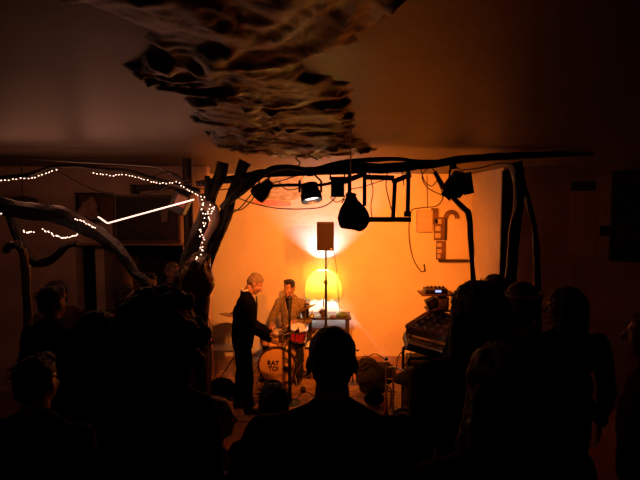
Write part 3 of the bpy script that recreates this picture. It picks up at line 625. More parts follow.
        h.ell(H_(0, -.03, .05), (.105*k, .12*k, .105*k), HM, 20); h.ell(H_(0, -.05, -.05), (.11*k, .10*k, .11*k), HM, 20)
        for i in range(170):
            v = V((rnd.gauss(0, 1), rnd.gauss(-.3, 1), rnd.gauss(0, 1))).normalized()
            if v.y > .55 and v.z < .3: continue
            c_ = H_(v.x*.115*k, -.035+v.y*.118*k, .01+v.z*(.14*k)); r_ = rnd.uniform(.016, .032)*k; h.ell(c_, (r_, r_, r_), None, 8)
        hm = remesh(h, .009, 0, .008, 30)
    cu = MB()
    if hair == 'curly':   # loose curls
        for i in range(150):
            v = V((rnd.gauss(0, 1), rnd.gauss(-.2, 1), rnd.gauss(0, 1))).normalized()
            if v.y > .5 and v.z < .3: continue
            c_ = H_(v.x*.128*k, -.035+v.y*.13*k, .01+v.z*(.155*k)); rr = rnd.uniform(.008, .016)*k; ax = V((rnd.gauss(0, 1), rnd.gauss(0, 1), rnd.gauss(0, 1))).normalized(); u_ = ax.orthogonal().normalized(); w2 = ax.cross(u_)
            cu.tube([c_+HM @ (u_*rr*math.cos(a*.7)+w2*rr*math.sin(a*.7)+ax*a*.0022) for a in range(12)], .0022, 4)
    if hair in ('long', 'bob', 'short'):
        for i in range(70):
            v = V((rnd.gauss(0, 1), rnd.gauss(-.3, .8), rnd.uniform(-.2, 1))).normalized(); a0 = H_(v.x*.085*k, -.025+v.y*.10*k, .05+v.z*.085); L_ = .028 if hair == 'short' else .06; dr = HM @ (V((v.x*.9, v.y*.9, v.z*.6-(.2 if hair == 'short' else 1.3)))+V((rnd.gauss(0, .3), rnd.gauss(0, .3), 0))); dr.normalize()
            cu.tube([a0-dr*.01, a0+dr*L_*.5, a0+dr*L_+V((0, 0, -.01))], [.0022, .0016, .0006], 4)
    hj = MB(); hj.v = [v.co.copy() for v in hm.vertices]; hj.f = [tuple(p.vertices) for p in hm.polygons]
    if hair in ('curly', 'long', 'bob', 'short'): hj.add(cu.v, cu.f)
    child('hair', hj.mesh('hair'), hairmat)
    if eyes or glasses:
        for q in (1, -1): child('eye', MB().ell(H_(q*.030, .0765, .004), .0095, None, 10).mesh(), 'white'); 
        for q in (1, -1): child('iris', MB().ell(H_(q*.030, .0845, .004), (.005, .003, .005), HM, 8).mesh(), 'hair_dark')
    if glasses:
        g = MB()
        for q in (1, -1):
            g.tube([H_(q*.033+.024*math.cos(a*.5236), .104, .004+.019*math.sin(a*.5236)) for a in range(13)], .0022, 5); g.tube([H_(q*.057, .104, .008), H_(q*.082, .0, .008)], .002, 5)
        g.tube([H_(-.009, .104, .006), H_(.009, .104, .006)], .002, 5); child('glasses', g.mesh(), 'black')
    root['hc'] = list(hc); return root, H_, child

def kneel(q=1): return dict(knee={1: (.13, .36, .08), -1: (-.13, .36, .08)}, ankle={1: (.12, -.06, .09), -1: (-.12, -.06, .09)}, foot={1: (0, -.12, -.05), -1: (0, -.12, -.05)}, elbow={1: V((.26, .05, .42)), -1: V((-.26, .05, .42))}, wrist={1: V((.14, .26, .32)), -1: V((-.14, .26, .32))})
def at(x, Y): return T(x, 200, Y).x
RZ = .5   # audience floor
# musician standing on the left, head bowed over his instrument
def sax_jacket(root, jk, up, child, LM):
    c = MB().tube([up(-.02, .11, .50), up(-.04, .128, .40), up(-.01, .138, .2)], .010, 6).tube([up(.03, .11, .50), up(.05, .128, .40), up(.02, .138, .2)], .010, 6); child('lapel', c.mesh(), 'black', jk)
YM = 5.66; MX = at(241, YM)
mp_ = dict(elbow={1: V((.21, .10, 1.10)), -1: V((-.23, .04, 1.10))}, wrist={1: V((.08, .33, .89)), -1: V((-.10, .35, .92))}, hem=.16,
    hand={1: ((-.2, .9, -.35), (.5, 0, .8), -1, .9), -1: ((.2, .9, -.3), (-.5, 0, .8), 1, .9)}, knee={1: (.085, .05, .50), -1: (-.09, -.02, .50)}, ankle={1: (.10, .07, .085), -1: (-.10, -.06, .085)})
pm, PH, _c = person('man with thinning grey hair in a black suit, head bowed, standing beside the bass drum', MX, YM, 0, yaw=R(-82), H=1.74, pose=mp_, top='black_matte', legs='black_matte', skin='skin', hair='bald', hairmat='hair_grey', hp=R(30), vox=.0065, lean=R(7), topfn=sax_jacket, eyes=True, topname='suit_jacket', width=1.12)
_c('shirt_collar', MB().lathe([(.056, 0), (.066, 0), (.062, .045), (.054, .045)], 24, Matrix.Translation((0, .045, 1.468)), close=True).mesh(), 'white')
# drummer
YD = 7.12; DX = at(291, YD)
sp = .56
def dpose():
    return dict(knee={1: (.26, .36, .52), -1: (-.26, .36, .52)}, ankle={1: (.24, .42, .085), -1: (-.24, .42, .085)}, elbow={1: V((.29, .06, .78)), -1: V((-.28, .10, .80))}, wrist={1: V((.21, .30, .76)), -1: V((-.16, .32, .84))},
        hand={1: ((-.3, .9, -.3), (.2, .1, .9), -1, 1.0), -1: ((.4, .85, -.1), (-.2, .1, .9), 1, 1.0)}, hem=.10)
def lapels(root, jk, up, child, LM):
    m = MB().tube([up(-.055, .085, .52), up(-.04, .118, .42), up(-.01, .128, .30)], [.02, .024, .012], 8).tube([up(.055, .085, .52), up(.04, .118, .42), up(.01, .128, .30)], [.02, .024, .012], 8)
    child('lapel', m.mesh(), 'cloth_beige', jk); v = MB().add([up(-.045, .112, .53), up(.045, .112, .53), up(0, .140, .30), up(-.045, .05, .53), up(.045, .05, .53), up(0, .05, .30)], [(0, 1, 2), (3, 5, 4), (0, 2, 5, 3), (1, 4, 5, 2), (0, 3, 4, 1)]); child('undershirt', v.mesh(), 'black_matte')
pd, DH, _c = person('drummer with a dark quiff in a tan patterned jacket, seated behind the drum kit', DX, YD, 0, yaw=R(180-14), H=1.76, pose=dpose(), top='tweed', legs='denim', skin='skin', hair='quiff', hairmat='hair_dark', hp=R(4), hy=R(-8), vox=.0065, hips=.60, lean=R(6), topfn=lapels, eyes=True)
# audience
person('man with short hair and protruding ears, seen from behind in the centre foreground', at(332.5, 1.45), 1.45, RZ, 0, 1.645, top='wool', hair='buzz', hp=R(3), width=1.25, skin='skin_dim', vox=.008, pose=dict(elbow={1: V((.34, -.03, 1.13)), -1: V((-.34, -.03, 1.13))}))
person('person with a big mass of curly hair standing in the left foreground, seen from behind', at(157, 1.66), 1.66, RZ, R(-10), 1.645, hair='curly', hairw=1.34, width=.88, top='black_matte', vox=.010)
person('person with short hair kneeling low in front of the man in the centre foreground', at(272, 2.5), 2.5, RZ, R(10), 1.72, pose=kneel(), hips=.26, hair='short', top='black_matte')
person('added figure in black crouching low to darken the gap between the centre foreground man and the long-haired person', at(408, 2.3), 2.3, RZ, R(5), 1.60, pose=kneel(), hips=.26, hair='short', top='black_matte', width=1.25)  # crouching figure added so the gap over the floor stays dark
person('balding person kneeling low beside the big curly-haired person, forehead faintly lit', at(208, 2.42), 2.42, RZ, R(-55), 1.66, pose=kneel(), hips=.26, hair='buzz', hairmat='hair_blond', top='brownwool', hp=R(5))
person('curly blond-haired person in a purple fleece crouching at the bottom edge', at(212, 1.72), 1.72, RZ, R(-25), 1.62, pose=kneel(), hips=.26, hair='curly', hairmat='hair_blond', hairw=.82, top='purple', hp=R(10))
person('person with long loose hair standing right of centre, in front of the keyboards', at(482.5, 1.78), 1.78, RZ, R(6), 1.73, hair='long', hairmat='hair_brown', hairw=1.08, top='brownwool', width=1.1)
hb_, BH, bc = person('person with tied-back hair and a headband standing right of the long-haired person', at(526, 2.12), 2.12, RZ, R(-10), 1.68, hair='buzz', hairmat='hair_brown', top='black_matte', hy=R(-10), width=1.05)
bc('headband', MB().tube([BH(.086*math.cos(a*.3307), -.012+.104*math.sin(a*.3307), .066) for a in range(20)], .009, 8).mesh(), 'grey')
person('person mostly hidden behind the long-haired one, only the top of a dark head showing', at(500, 3.02), 3.02, RZ, R(4), 1.57, hair='short', top='black_matte')
person('woman with shoulder-length dark hair and glasses, face turned left, on the right side', at(570, 2.65), 2.65, RZ, R(6), 1.555, hair='long', hairmat='hair_dark', top='black_matte', hy=R(62), glasses=True, skin='skin', width=1.3, vox=.008)
person('person half cut off by the right picture edge, pale cheek showing', at(665, 1.95), 1.95, RZ, R(60), 1.60, hair='bob', top='brownwool', skin='skin')
person('person with wavy brown hair in the lower right foreground, seen from behind', at(512, 1.2), 1.2, RZ, R(12), 1.66, hair='long', hairmat='hair_brown', hairw=1.05, top='brownwool', width=1.15)
person('person with cropped hair standing at the far left, below the leaning branch', at(46, 3.0), 3.0, RZ, R(-15), 1.50, hair='short', top='black_matte', skin='skin')
person('person in a dark coat standing left of the big curly-haired person', at(92, 2.3), 2.3, RZ, R(-25), 1.50, hair='bob', hairmat='hair_brown', top='black_matte')
person('tall-collared person in the lower left corner foreground', at(26, 1.75), 1.75, RZ, R(-5), 1.45, hair='short', top='wool', width=1.2)
person('listener in a red top by the hatch, behind the leaning branch', at(121, 4.95), 4.95, 0, R(-95), 1.70, hair='bob', top='redcloth', skin='skin', group='listeners by the hatch')
person('listener in glasses by the hatch, right of the one in red', at(147, 5.4), 5.4, 0, R(-150), 1.76, hair='short', top='purple', skin='skin', glasses=True, group='listeners by the hatch')
person('listener with pale hair by the hatch, nearest the wooden post', at(170, 5.9), 5.9, 0, R(-130), 1.82, hair='bald', hairmat='hair_grey', top='brownwool', skin='skin', group='listeners by the hatch')
person('listener with a faint reddish face in the gap left of the hatch', at(52, 4.9), 4.9, 0, R(-120), 1.74, hair='bob', top='brownwool', skin='skin', group='listeners by the hatch')

# ------------------------------------------------------------ trumpet held by the standing man
def l2w(p, X=MX, Y=YM, yaw=R(-82), s=1.74/1.75): return Matrix.Translation((X, Y, 0)) @ Matrix.Rotation(yaw, 4, 'Z') @ (V(p)*s)
c0 = l2w((-.01, .43, .90)); dx = V((1, .15, .18)).normalized(); uz = V((0, 0, 1))
t = thing('trumpet', 'small brass trumpet held low by the man in the black suit', 'trumpet', c0)
tb = MB(); a = lambda u_, v_: c0+dx*u_+uz*v_
tb.tube(smoothpath([a(-.22, .02), a(-.1, .02), a(.12, .02), a(.155, .0), a(.155, -.03), a(.12, -.06), a(-.04, -.06), a(-.075, -.03), a(-.05, 0), a(.0, .0)], 5), .007, 8); obj('tubing', tb, 'brass', t)
rot = dx.to_track_quat('Z', 'Y').to_matrix().to_4x4(); rot.translation = a(.10, .02); obj('bell', MB().lathe([(.008, 0), (.010, .06), (.018, .11), (.034, .14), (.058, .16), (.056, .161), (.03, .143), (.006, .06)], 24, rot), 'brass', t)
for k in range(3): obj('valve', MB().lathe([(.010, -.07), (.010, .045), (.004, .045), (.004, .065), (.009, .067), (.009, .071)], 12, Matrix.Translation(a(.01+k*.025, 0))), 'steel', t)
for sgn, nm in ((1, 'r'), (-1, 'l')):
    pass
# drumsticks
def dl2w(p): return Matrix.Translation((DX, YD, 0)) @ Matrix.Rotation(R(166), 4, 'Z') @ (V(p)*(1.76/1.75))
for (p, q_, lb) in (((.18, .37, .74), (.04, .66, .74), 'drumstick in the drummer\'s right hand, on the left in the picture'), ((-.14, .40, .83), (-.02, .70, .78), 'drumstick in the drummer\'s left hand, above the red drum')):
    setp(obj('drumstick', MB().tube([dl2w(p), dl2w(V(p).lerp(V(q_), .9)), dl2w(q_)], [.008, .006, .004], 8), 'drumhead'), lb, 'drumstick', 'drumsticks held by the drummer')
setp(obj('drum_throne', MB().lathe([(.16, .52), (.175, .50), (.175, .46), (.16, .44), (.02, .44), (.02, .12), (.001, .10)], 24, Matrix.Translation((DX, YD+.02, 0))).tube([(DX, YD, .25), (DX+.2, YD-.12, .0)], .012).tube([(DX, YD, .25), (DX-.2, YD-.12, .0)], .012).tube([(DX, YD, .25), (DX, YD+.26, .0)], .012), 'black'), 'round black stool under the drummer', 'stool')

# ------------------------------------------------------------ drum kit
YK = 6.5; kc = V((at(276, YK), YK, .278)); ax = V((-.10, -1, .0)).normalized(); KR = .262
rot = ax.to_track_quat('Z', 'Y').to_matrix().to_4x4(); rot.translation = kc
t = thing('bass_drum', 'amber-shelled bass drum, orange light put into its head colour, with hand lettering and a dark round port, facing the audience', 'drum', (kc.x, kc.y, 0))
obj('shell', MB().lathe([(KR*.95, -.40), (KR*.95, -.02), (KR*.93, -.02), (KR*.93, -.40)], 48, rot, close=True), 'shell', t)
obj('hoop', MB().lathe([(KR*.965, -.035), (KR*1.04, -.035), (KR*1.04, .012), (KR*.965, .012)], 48, rot, close=True), 'wood_dark', t); obj('hoop', MB().lathe([(KR*.965, -.42), (KR*1.04, -.42), (KR*1.04, -.38), (KR*.965, -.38)], 48, rot, close=True), 'wood_dark', t)
hd = obj('drum_head', MB().lathe([(.001, -.004), (KR*.97, -.008), (KR*.97, -.012), (.001, -.012)], 48, rot), 'drumhead', t)
def kp(u_, v_, w_=0): # picture-right, up, out of the head
    rx = V((0, 0, 1)).cross(ax).normalized(); return kc+rx*u_+V((0, 0, 1))*v_+ax*w_
rt = Matrix.Translation(kp(.125, -.045, .0)) @ rot.to_3x3().to_4x4(); obj('port_hole', MB().lathe([(.001, 0), (.042, 0), (.042, .004), (.001, .004)], 24, rt), 'black', hd); obj('port_ring', MB().lathe([(.042, 0), (.050, 0), (.050, .006), (.042, .006)], 24, rt, close=True), 'steel', hd)
for k in range(8):
    an_ = R(22.5+45*k); p = kp(KR*.985*math.cos(an_), KR*.985*math.sin(an_), -.0); obj('lug', MB().bar(p+ax*.02, p-ax*.16, .018, .018), 'steel', t)
for q in (1, -1): obj('spur', MB().tube([kp(q*KR*.85, -KR*.35, -.08), kp(q*(KR*1.12), -.27, .06)], .008, 8), 'steel', t)
def text(s_, size, p, parent, mat, th=.002):
    cu = bpy.data.curves.new('t', 'FONT'); cu.body = s_; cu.size = size; cu.extrude = th; cu.align_x = 'CENTER'; cu.align_y = 'CENTER'; cu.offset = size*.03
    to = bpy.data.objects.new('t', cu); COL.objects.link(to); me = bpy.data.meshes.new_from_object(to.evaluated_get(bpy.context.evaluated_depsgraph_get())); bpy.data.objects.remove(to)
    rx = V((0, 0, 1)).cross(ax).normalized(); m4 = Matrix((rx, V((0, 0, 1)), ax)).transposed().to_4x4(); m4.translation = p; me.transform(m4); return link('lettering', me, mat, parent, smooth=False)
text('RAT', .088, kp(-.055, .038, .002), hd, 'black'); text('TOI', .088, kp(-.050, -.042, .002), hd, 'black')
o = obj('scrawl', MB().tube([kp(.09, .12, .002), kp(.14, .10, .002), kp(.12, .07, .002), kp(.17, .04, .002), kp(.15, .09, .002), kp(.19, .08, .002)], .006, 6).tube([kp(.13, .13, .002), kp(.16, .05, .002)], .006, 6), 'wood_dark', hd)
def drum(label, c, r, h, tilt, shellmat, grp='small drums of the kit', name='drum'):
    m4 = Matrix.Translation(c) @ Matrix.Rotation(tilt[0], 4, 'X') @ Matrix.Rotation(tilt[1], 4, 'Y'); t = thing(name, label, 'drum', c, grp)
    obj('shell', MB().lathe([(r*.97, -h), (r*.97, 0), (r*.93, 0), (r*.93, -h)], 36, m4, close=True), shellmat, t); obj('drum_head', MB().lathe([(.001, .004), (r*.95, .003), (r*.95, -.004), (.001, -.004)], 36, m4), 'white', t)
    for z in (0, -h): obj('hoop', MB().lathe([(r*.965, z-.012), (r*1.03, z-.012), (r*1.03, z+.014), (r*.965, z+.014)], 36, m4, close=True), 'steel', t)
    for k in range(6): a_ = k*math.pi/3+.3; p0 = m4 @ V((r*1.0, 0, 0)); obj('lug', MB().bar(m4 @ V((r*math.cos(a_), r*math.sin(a_), -.02)), m4 @ V((r*math.cos(a_), r*math.sin(a_), -h+.02)), .014, .014), 'steel', t)
    return t, m4
def stand(parent, top, spread=.26, r=.009, z0=0.0, mat='steel', name='leg'):
    top = V(top); obj('pole', MB().tube([top, V((top.x, top.y, z0+.12))], r, 8), mat, parent)
    for k in range(3):
        a_ = math.radians(100+120*k); obj(name, MB().tube([V((top.x, top.y, z0+.34)), V((top.x+spread*math.cos(a_), top.y+spread*math.sin(a_), z0+.008))], r*.9, 6), mat, parent)
c = T(298.5, 328, 6.6); t, m4 = drum('small red lacquered tom drum with a steel hoop, just right of the microphone stand', c, .13, .16, (R(14), R(8)), 'red_shell'); obj('tom_mount', MB().tube([c+V((-.05, 0, -.1)), kc+V((.06, .15, .25))], .010, 8), 'steel', t)
c = T(272, 336, 6.78); t, m4 = drum('amber snare drum behind the bass drum, in front of the drummer\'s knees', V((c.x, 6.78, .66)), .17, .13, (R(6), 0), 'shell'); stand(t, (c.x, 6.78, .52))
c = V((at(312, 6.7), 6.75, .50)); t, m4 = drum('floor tom in amber finish, partly behind the man in the centre', c, .17, .34, (0, 0), 'shell')
for k in range(3): a_ = R(30+120*k); obj('leg', MB().tube([c+V((.18*math.cos(a_), .18*math.sin(a_), -.1)), V((c.x+.19*math.cos(a_), c.y+.19*math.sin(a_), 0.005))], .007, 8), 'steel', t)
def cymbal(label, c, r, tx, ty, grp='cymbals of the drum kit'):
    t = thing('cymbal', label, 'cymbal', c, grp); m4 = Matrix.Translation(c) @ Matrix.Rotation(tx, 4, 'X') @ Matrix.Rotation(ty, 4, 'Y')
    obj('plate', MB().lathe([(.010, .030), (r*.16, .022), (r*.22, .008), (r*.6, -.003), (r, -.018), (r, -.020), (r*.6, -.006), (r*.22, .005), (r*.15, .018), (.010, .026)], 44, m4, close=True), 'cymbal', t)
    obj('wing_nut', MB().lathe([(.001, .055), (.012, .05), (.012, .03), (.001, .03)], 10, m4), 'black', t); stand(t, m4 @ V((0, 0, .03)), .28); return t
cymbal('tilted ride cymbal right of the drummer, under the loudspeaker', T(306, 307, 6.65), .16, R(-5), R(-24))
cymbal('thin crash cymbal whose left edge sticks out behind the standing man', T(233, 314, 6.7), .19, R(-6), R(8))
t = cymbal('pair of hi-hat cymbals beside the snare drum, behind the standing man\'s hands', T(262, 331, 6.62), .16, R(2), 0)
# microphone stands
def mic(label, x, ym, Y, h_mic, base='round', r=.011, boom=None):
    X = at(x, Y); t = thing('microphone_stand', label, 'microphone stand', (X, Y, 0), 'microphone stands on stage')
    z = h_mic
    obj('pole', MB().tube([(X, Y, .01), (X, Y, z*.55)], r*1.25, 10).tube([(X, Y, z*.55), (X, Y, z-.10)], r*.85, 10), 'black', t); obj('clutch', MB().lathe([(.018, 0), (.02, .01), (.02, .07), (.012, .08)], 14, Matrix.Translation((X, Y, z*.55-.03))), 'black', t)
    if base == 'round': obj('base_plate', MB().lathe([(.001, .0), (.135, 0), (.135, .012), (.03, .028), (.001, .03)], 32, Matrix.Translation((X, Y, 0))), 'black', t)
    else:
        for k in range(3): a_ = R(90+120*k); obj('leg', MB().tube([(X, Y, .12), (X+.22*math.cos(a_), Y+.22*math.sin(a_), .01)], .008, 6), 'black', t)
    m4 = Matrix.Translation((X, Y, z-.10)) @ Matrix.Rotation(R(-18), 4, 'X'); obj('clip', MB().lathe([(.014, -.02), (.020, 0), (.022, .05), (.016, .05)], 12, m4), 'black', t)
    m = obj('microphone', MB().lathe([(.012, .0), (.020, .02), (.028, .13), (.024, .135)], 16, m4), 'black', t); obj('grille', MB().ell((m4 @ V((0, 0, .16))), .036, None, 16), 'black', m); return t
mic('tall black microphone stand in front of the bass drum and drummer', 289, 300, 5.9, 1.28, r=.018)
mic('short microphone stand right of the ride cymbal, by the table edge', 307, 309, 6.9, .98, base='tripod')
# chair left
t = thing('chair', 'grey moulded chair with thin metal legs behind the standing man', 'chair', (at(226, 6.9), 6.9, 0)); cxx = at(222, 6.9)
P = [(211, 350), (210, 338), (213, 328), (219, 323.5), (227, 322.5), (234, 324), (238, 330), (238, 342), (234, 344), (228, 343), (218, 345)]
obj('backrest', outline(P[1:-1]+[(214, 345)], 6.95, th=.02, rough=.0), 'grey', t)
obj('seat', MB().box((cxx+.06, 6.76, .46), (.42, .38, .03)), 'grey', t, bevel=.012)
for sx in (-.12, .24):
    for sy in (6.60, 6.93): obj('leg', MB().tube([(cxx+sx, sy, .45), (cxx+sx*1.15, sy+(.02 if sy > 6.7 else -.02), .0)], .010, 8), 'dull_steel', t)
for sx in (0.0, .14): obj('back_support', MB().tube([(cxx+sx, 6.93, .45), (cxx+sx, 6.96, .72)], .010, 8), 'dull_steel', t)
setp(link('soft_bag', remesh(MB().ell((at(219, 6.2), 6.2, .10), (.20, .14, .11)).ell((at(224, 6.2)+.1, 6.15, .07), (.13, .12, .08)), .012, 2, .03, 9), 'black_matte'), 'crumpled black bag on the floor left of the standing man', 'bag')
def coil(name, c, r, n, label, mat='cable', cr=.008, grp=None, cat='cable', jit=.5):
    rnd = random.Random(int(r*1e4)+n); P = []
    for i in range(n*12): a_ = i*math.pi/6; rr = r*(1+.25*math.sin(i*.37)*jit+rnd.uniform(-.06, .06)); P.append(V((c[0]+rr*math.cos(a_), c[1]+rr*.8*math.sin(a_), c[2]+.006+.012*(i % 24)/12*(i/(n*12)))))
    return setp(obj(name, MB().tube(smoothpath(P, 2), cr, 6), mat), label, cat, grp)
coil('cable_coil', (at(229, 6.0)-.02, 6.05, .01), .13, 4, 'coil of black cable on the floor by the standing man\'s heel')
def floorline(pts, label, r=.007): return setp(obj('floor_cable', MB().tube(smoothpath([TZ(x, y, .012) for x, y in pts], 5), r, 6), 'cable'), label, 'cable', 'cables lying on the stage floor')
floorline([(289, 405), (297, 398), (306, 392), (316, 396), (330, 390)], 'cable running right across the floor from the tall microphone stand')
floorline([(292, 385), (300, 378), (310, 374), (318, 377), (324, 384)], 'thin cable curling over the rug right of the bass drum')
floorline([(262, 395), (240, 402), (226, 398), (212, 402)], 'cable on the floor passing the standing man\'s feet')
setp(obj('stage_rug', MB().box(((at(276, 6.4))+.12, 6.25, .005), (2.1, 1.7, .01)), mk('ochre_worn_rug', (.55, .30, .14), .95, var=.4, scale=7, bump=.4, bscale=60)), 'worn ochre rug under the drum kit', 'rug')
setp(obj('front_rug', MB().box((-.55, 4.55, .005), (2.2, 1.5, .01)), 'rug'), 'dark reddish rug on the floor between audience and stage', 'rug')
# pedal
t = thing('drum_pedal', 'steel kick-drum pedal behind the right side of the bass drum', 'pedal', (kc.x+.3, kc.y+.25, 0)); obj('footboard', MB().bar((kc.x+.28, kc.y+.2, .03), (kc.x+.3, kc.y+.5, .10), .08, .01, up=(0, 0, 1)), 'steel', t); obj('frame', MB().tube([(kc.x+.24, kc.y+.2, 0), (kc.x+.24, kc.y+.2, .2), (kc.x+.34, kc.y+.2, .2), (kc.x+.34, kc.y+.2, 0)], .010, 8), 'steel', t)
c = TZ(303, 392, 0); setp(obj('effect_pedal', MB().box((c.x, c.y, .03), (.07, .12, .05)), 'black', bevel=.006), 'small black foot pedal on the rug right of the bass drum', 'pedal')

# ------------------------------------------------------------ table, lamp and loudspeaker against the wall
TY = 7.53; zt = .76; x0 = at(307, TY); x1 = at(351, TY)
t = thing('side_table', 'narrow dark table against the wall behind the drum kit', 'table', ((x0+x1)/2, TY, 0)); obj('table_top', MB().box(((x0+x1)/2, TY, zt-.015), (x1-x0, .46, .03)), 'wood_dark', t, bevel=.005)
for xx in (x0+.05, x1-.05):
    for yy in (TY-.19, TY+.19): obj('leg', MB().bar((xx, yy, 0), (xx, yy, zt-.03), .04, .04), 'wood_dark', t)
LXc = at(323.5, 7.65); ly = 7.655
t = thing('table_lamp', 'lamp with a wide scalloped yellow translucent shade glowing against the wall', 'lamp', (LXc, ly, zt))
obj('base', MB().lathe([(.001, .0), (.07, 0), (.065, .012), (.012, .03), (.010, .50), (.001, .51)], 24, Matrix.Translation((LXc, ly, zt))), 'brass', t)
n = 72; vs = []; fs = []; rings_ = [(1.455, .10), (1.43, .16), (1.36, .23), (1.25, .28), (1.14, .30), (1.07, .30), (1.02, .29)]; L_ = len(rings_)
for lay in (0, 1):
    for i, (z, r_) in enumerate(rings_):
        for k in range(n):
            a_ = 2*math.pi*k/n; sc_ = 1+.035*math.cos(a_*12)*(i/(L_-1)); rr = (r_-.004*lay)*sc_; zz = z-(.028*abs(math.sin(a_*6)) if i == L_-1 else 0); vs.append((LXc+rr*.97*math.cos(a_), ly+rr*.44*math.sin(a_), zz))
for i in range(L_-1):
    for k in range(n):
        fs.append((i*n+k, i*n+(k+1) % n, (i+1)*n+(k+1) % n, (i+1)*n+k)); o_ = L_*n; fs.append((o_+i*n+k, o_+(i+1)*n+k, o_+(i+1)*n+(k+1) % n, o_+i*n+(k+1) % n))
for i, e_ in ((0, 0), (L_-1, 1)):
    for k in range(n): fs.append((i*n+k, L_*n+i*n+k, L_*n+i*n+(k+1) % n, i*n+(k+1) % n))
obj('lamp_shade', MB().add(vs, fs), M['shade'], t)
obj('shade_ring', MB().bar((LXc-.087, ly, 1.452), (LXc+.087, ly, 1.452), .004, .004), 'brass', t)
obj('bulb', MB().ell((LXc, ly, 1.295), .028, None, 14), mk('lamp_bulb', (1, 1, 1), .3, emit=(1, .93, .88), es=25), t)
light('bulb_light', 'POINT', (LXc, ly, 1.335), E_SHADE, C_SHADE, t, size=.03)
def lat(name, prof, c, mat, label, cat, grp=None): return setp(obj(name, MB().lathe(prof, 28, Matrix.Translation(c)), mat), label, cat, grp)
lat('glass_bowl', [(.001, 0), (.03, 0), (.035, .02), (.065, .06), (.07, .10), (.045, .13), (.001, .14)], (at(323, 7.4), 7.4, zt), 'steel', 'round silvery ball-shaped pot on the table left of the speaker pole', 'pot')
lat('small_bell', [(.001, 0), (.045, 0), (.04, .02), (.012, .05), (.006, .11), (.001, .115)], (at(312, 7.42), 7.42, zt), 'brass', 'small cone-shaped bell on the left end of the table', 'bell')
lat('green_dish', [(.001, 0), (.08, 0), (.10, .03), (.085, .05), (.03, .075), (.001, .08)], (at(342, 7.42), 7.42, zt), 'green', 'squat green pot on the right end of the table', 'pot')
lat('ashtray', [(.001, 0), (.05, 0), (.055, .02), (.045, .02), (.04, .01), (.001, .01)], (at(333, 7.38), 7.38, zt), 'wood', 'small shallow dish between the silvery pot and green pot', 'dish')
SY = 7.02; sx = at(326, SY); z1 = T(326, 222, SY).z; z0_ = T(326, 250, SY).z
t = thing('loudspeaker', 'dark brown box loudspeaker raised high on a pole behind the drummer', 'loudspeaker', (sx, SY, z0_)); obj('cabinet', MB().box((sx-.01, SY, (z1+z0_)/2), (px(17, SY), .24, z1-z0_)), mk('dark_brown_cabinet', (.018, .009, .006), .6), t, bevel=.008); obj('grille', MB().box((sx-.01, SY-.124, (z1+z0_)/2), (px(15.4, SY), .01, z1-z0_-.03)), mk('speaker_cloth', (.020, .010, .007), .9, var=.2, scale=80), t); obj('badge', MB().box((sx+.075, SY-.131, z0_+.03), (.03, .004, .012)), 'dull_steel', t)
t = thing('speaker_stand', 'black tripod stand carrying the dark brown loudspeaker', 'speaker stand', (sx, SY, 0)); obj('pole', MB().tube([(sx, SY, .10), (sx, SY, 1.35)], .019, 12).tube([(sx, SY, 1.35), (sx, SY, z0_)], .014, 12), 'black', t)
obj('collar', MB().lathe([(.024, -.03), (.028, -.02), (.028, .03), (.02, .04)], 16, Matrix.Translation((sx, SY, 1.36))), 'black', t); obj('knob', MB().bar((sx, SY, 1.36), (sx-.06, SY-.02, 1.37), .018, .018), 'black', t)
for k in range(3): a_ = R(30+120*k); obj('leg', MB().tube([(sx, SY, .75), (sx+.34*math.cos(a_), SY+.30*math.sin(a_), .01)], .010, 8), 'black', t)

# ------------------------------------------------------------ keyboards and mixing gear on the right
GY = 5.5
def gp(x, y, Y=GY): return T(x, y, Y)
t = thing('keyboard_stand', 'dark metal frame stand under the keyboards right of the stage', 'stand', (at(440, GY), GY, 0)); zt2 = gp(430, 354).z
xa, xb = at(409, GY), at(500, GY)
obj('frame_top', MB().bar((xa, GY-.15, zt2), (xb, GY-.15, zt2), .03, .03).bar((xa, GY+.25, zt2), (xb, GY+.25, zt2), .03, .03).bar((xa, GY-.15, zt2), (xa, GY+.25, zt2), .03, .03).bar((xb, GY-.15, zt2), (xb, GY+.25, zt2), .03, .03), 'black', t)
for xx in (xa, xb):
    for yy in (GY-.15, GY+.25): obj('leg', MB().bar((xx, yy, 0), (xx, yy, zt2), .03, .03), 'black', t)
def slab(name, label, x0, y0, x1, y1, Y, depth, th, mat, cat, tiltback=R(20), knobs=None, keys=0, grp=None):
    A = T(x0, y0, Y); B = T(x1, y1, Y); t = thing(name, label, cat, A, grp); dx_ = (B-A).normalized(); back_ = V((0, math.cos(tiltback), math.sin(tiltback))); back_ = (back_-dx_*back_.dot(dx_)).normalized(); nn = dx_.cross(back_); L_ = (B-A).length; m3 = Matrix((dx_, back_, nn)).transposed(); c_ = (A+B)/2+back_*depth/2
    obj('case', MB().box(c_, (L_, depth, th), m3), mat, t, bevel=.006); return t, m3, c_, L_
t, m3, c_, L_ = slab('keyboard', 'long dark keyboard with small white indicator lights, on the stand', 407, 347, 468, 364, GY-.1, .34, .08, 'black', 'keyboard', R(8))
obj('key_bed', MB().box(c_+m3 @ V((0, -.08, .042)), (L_*.94, .15, .008), m3), 'white', t)
for k in range(26): obj('black_key', MB().box(c_+m3 @ V((-L_*.45+k*L_*.9/26, -.05, .05)), (.011, .08, .012), m3), 'black', t)
for k in range(3): p = T(448.5+k*2.4, 346.5, GY-.12); obj('indicator_light', MB().box(p, (.014, .014, .012)), 'white_led', t)
t, m3, c_, L_ = slab('keyboard', 'upper dark keyboard edge lying above the long keyboard', 409, 339, 462, 353, GY+.12, .26, .07, 'console', 'keyboard', R(10)); obj('end_panel', MB().box(c_+m3 @ V((-L_*.49, 0, .01)), (.02, .26, .09), m3), 'wood', t)
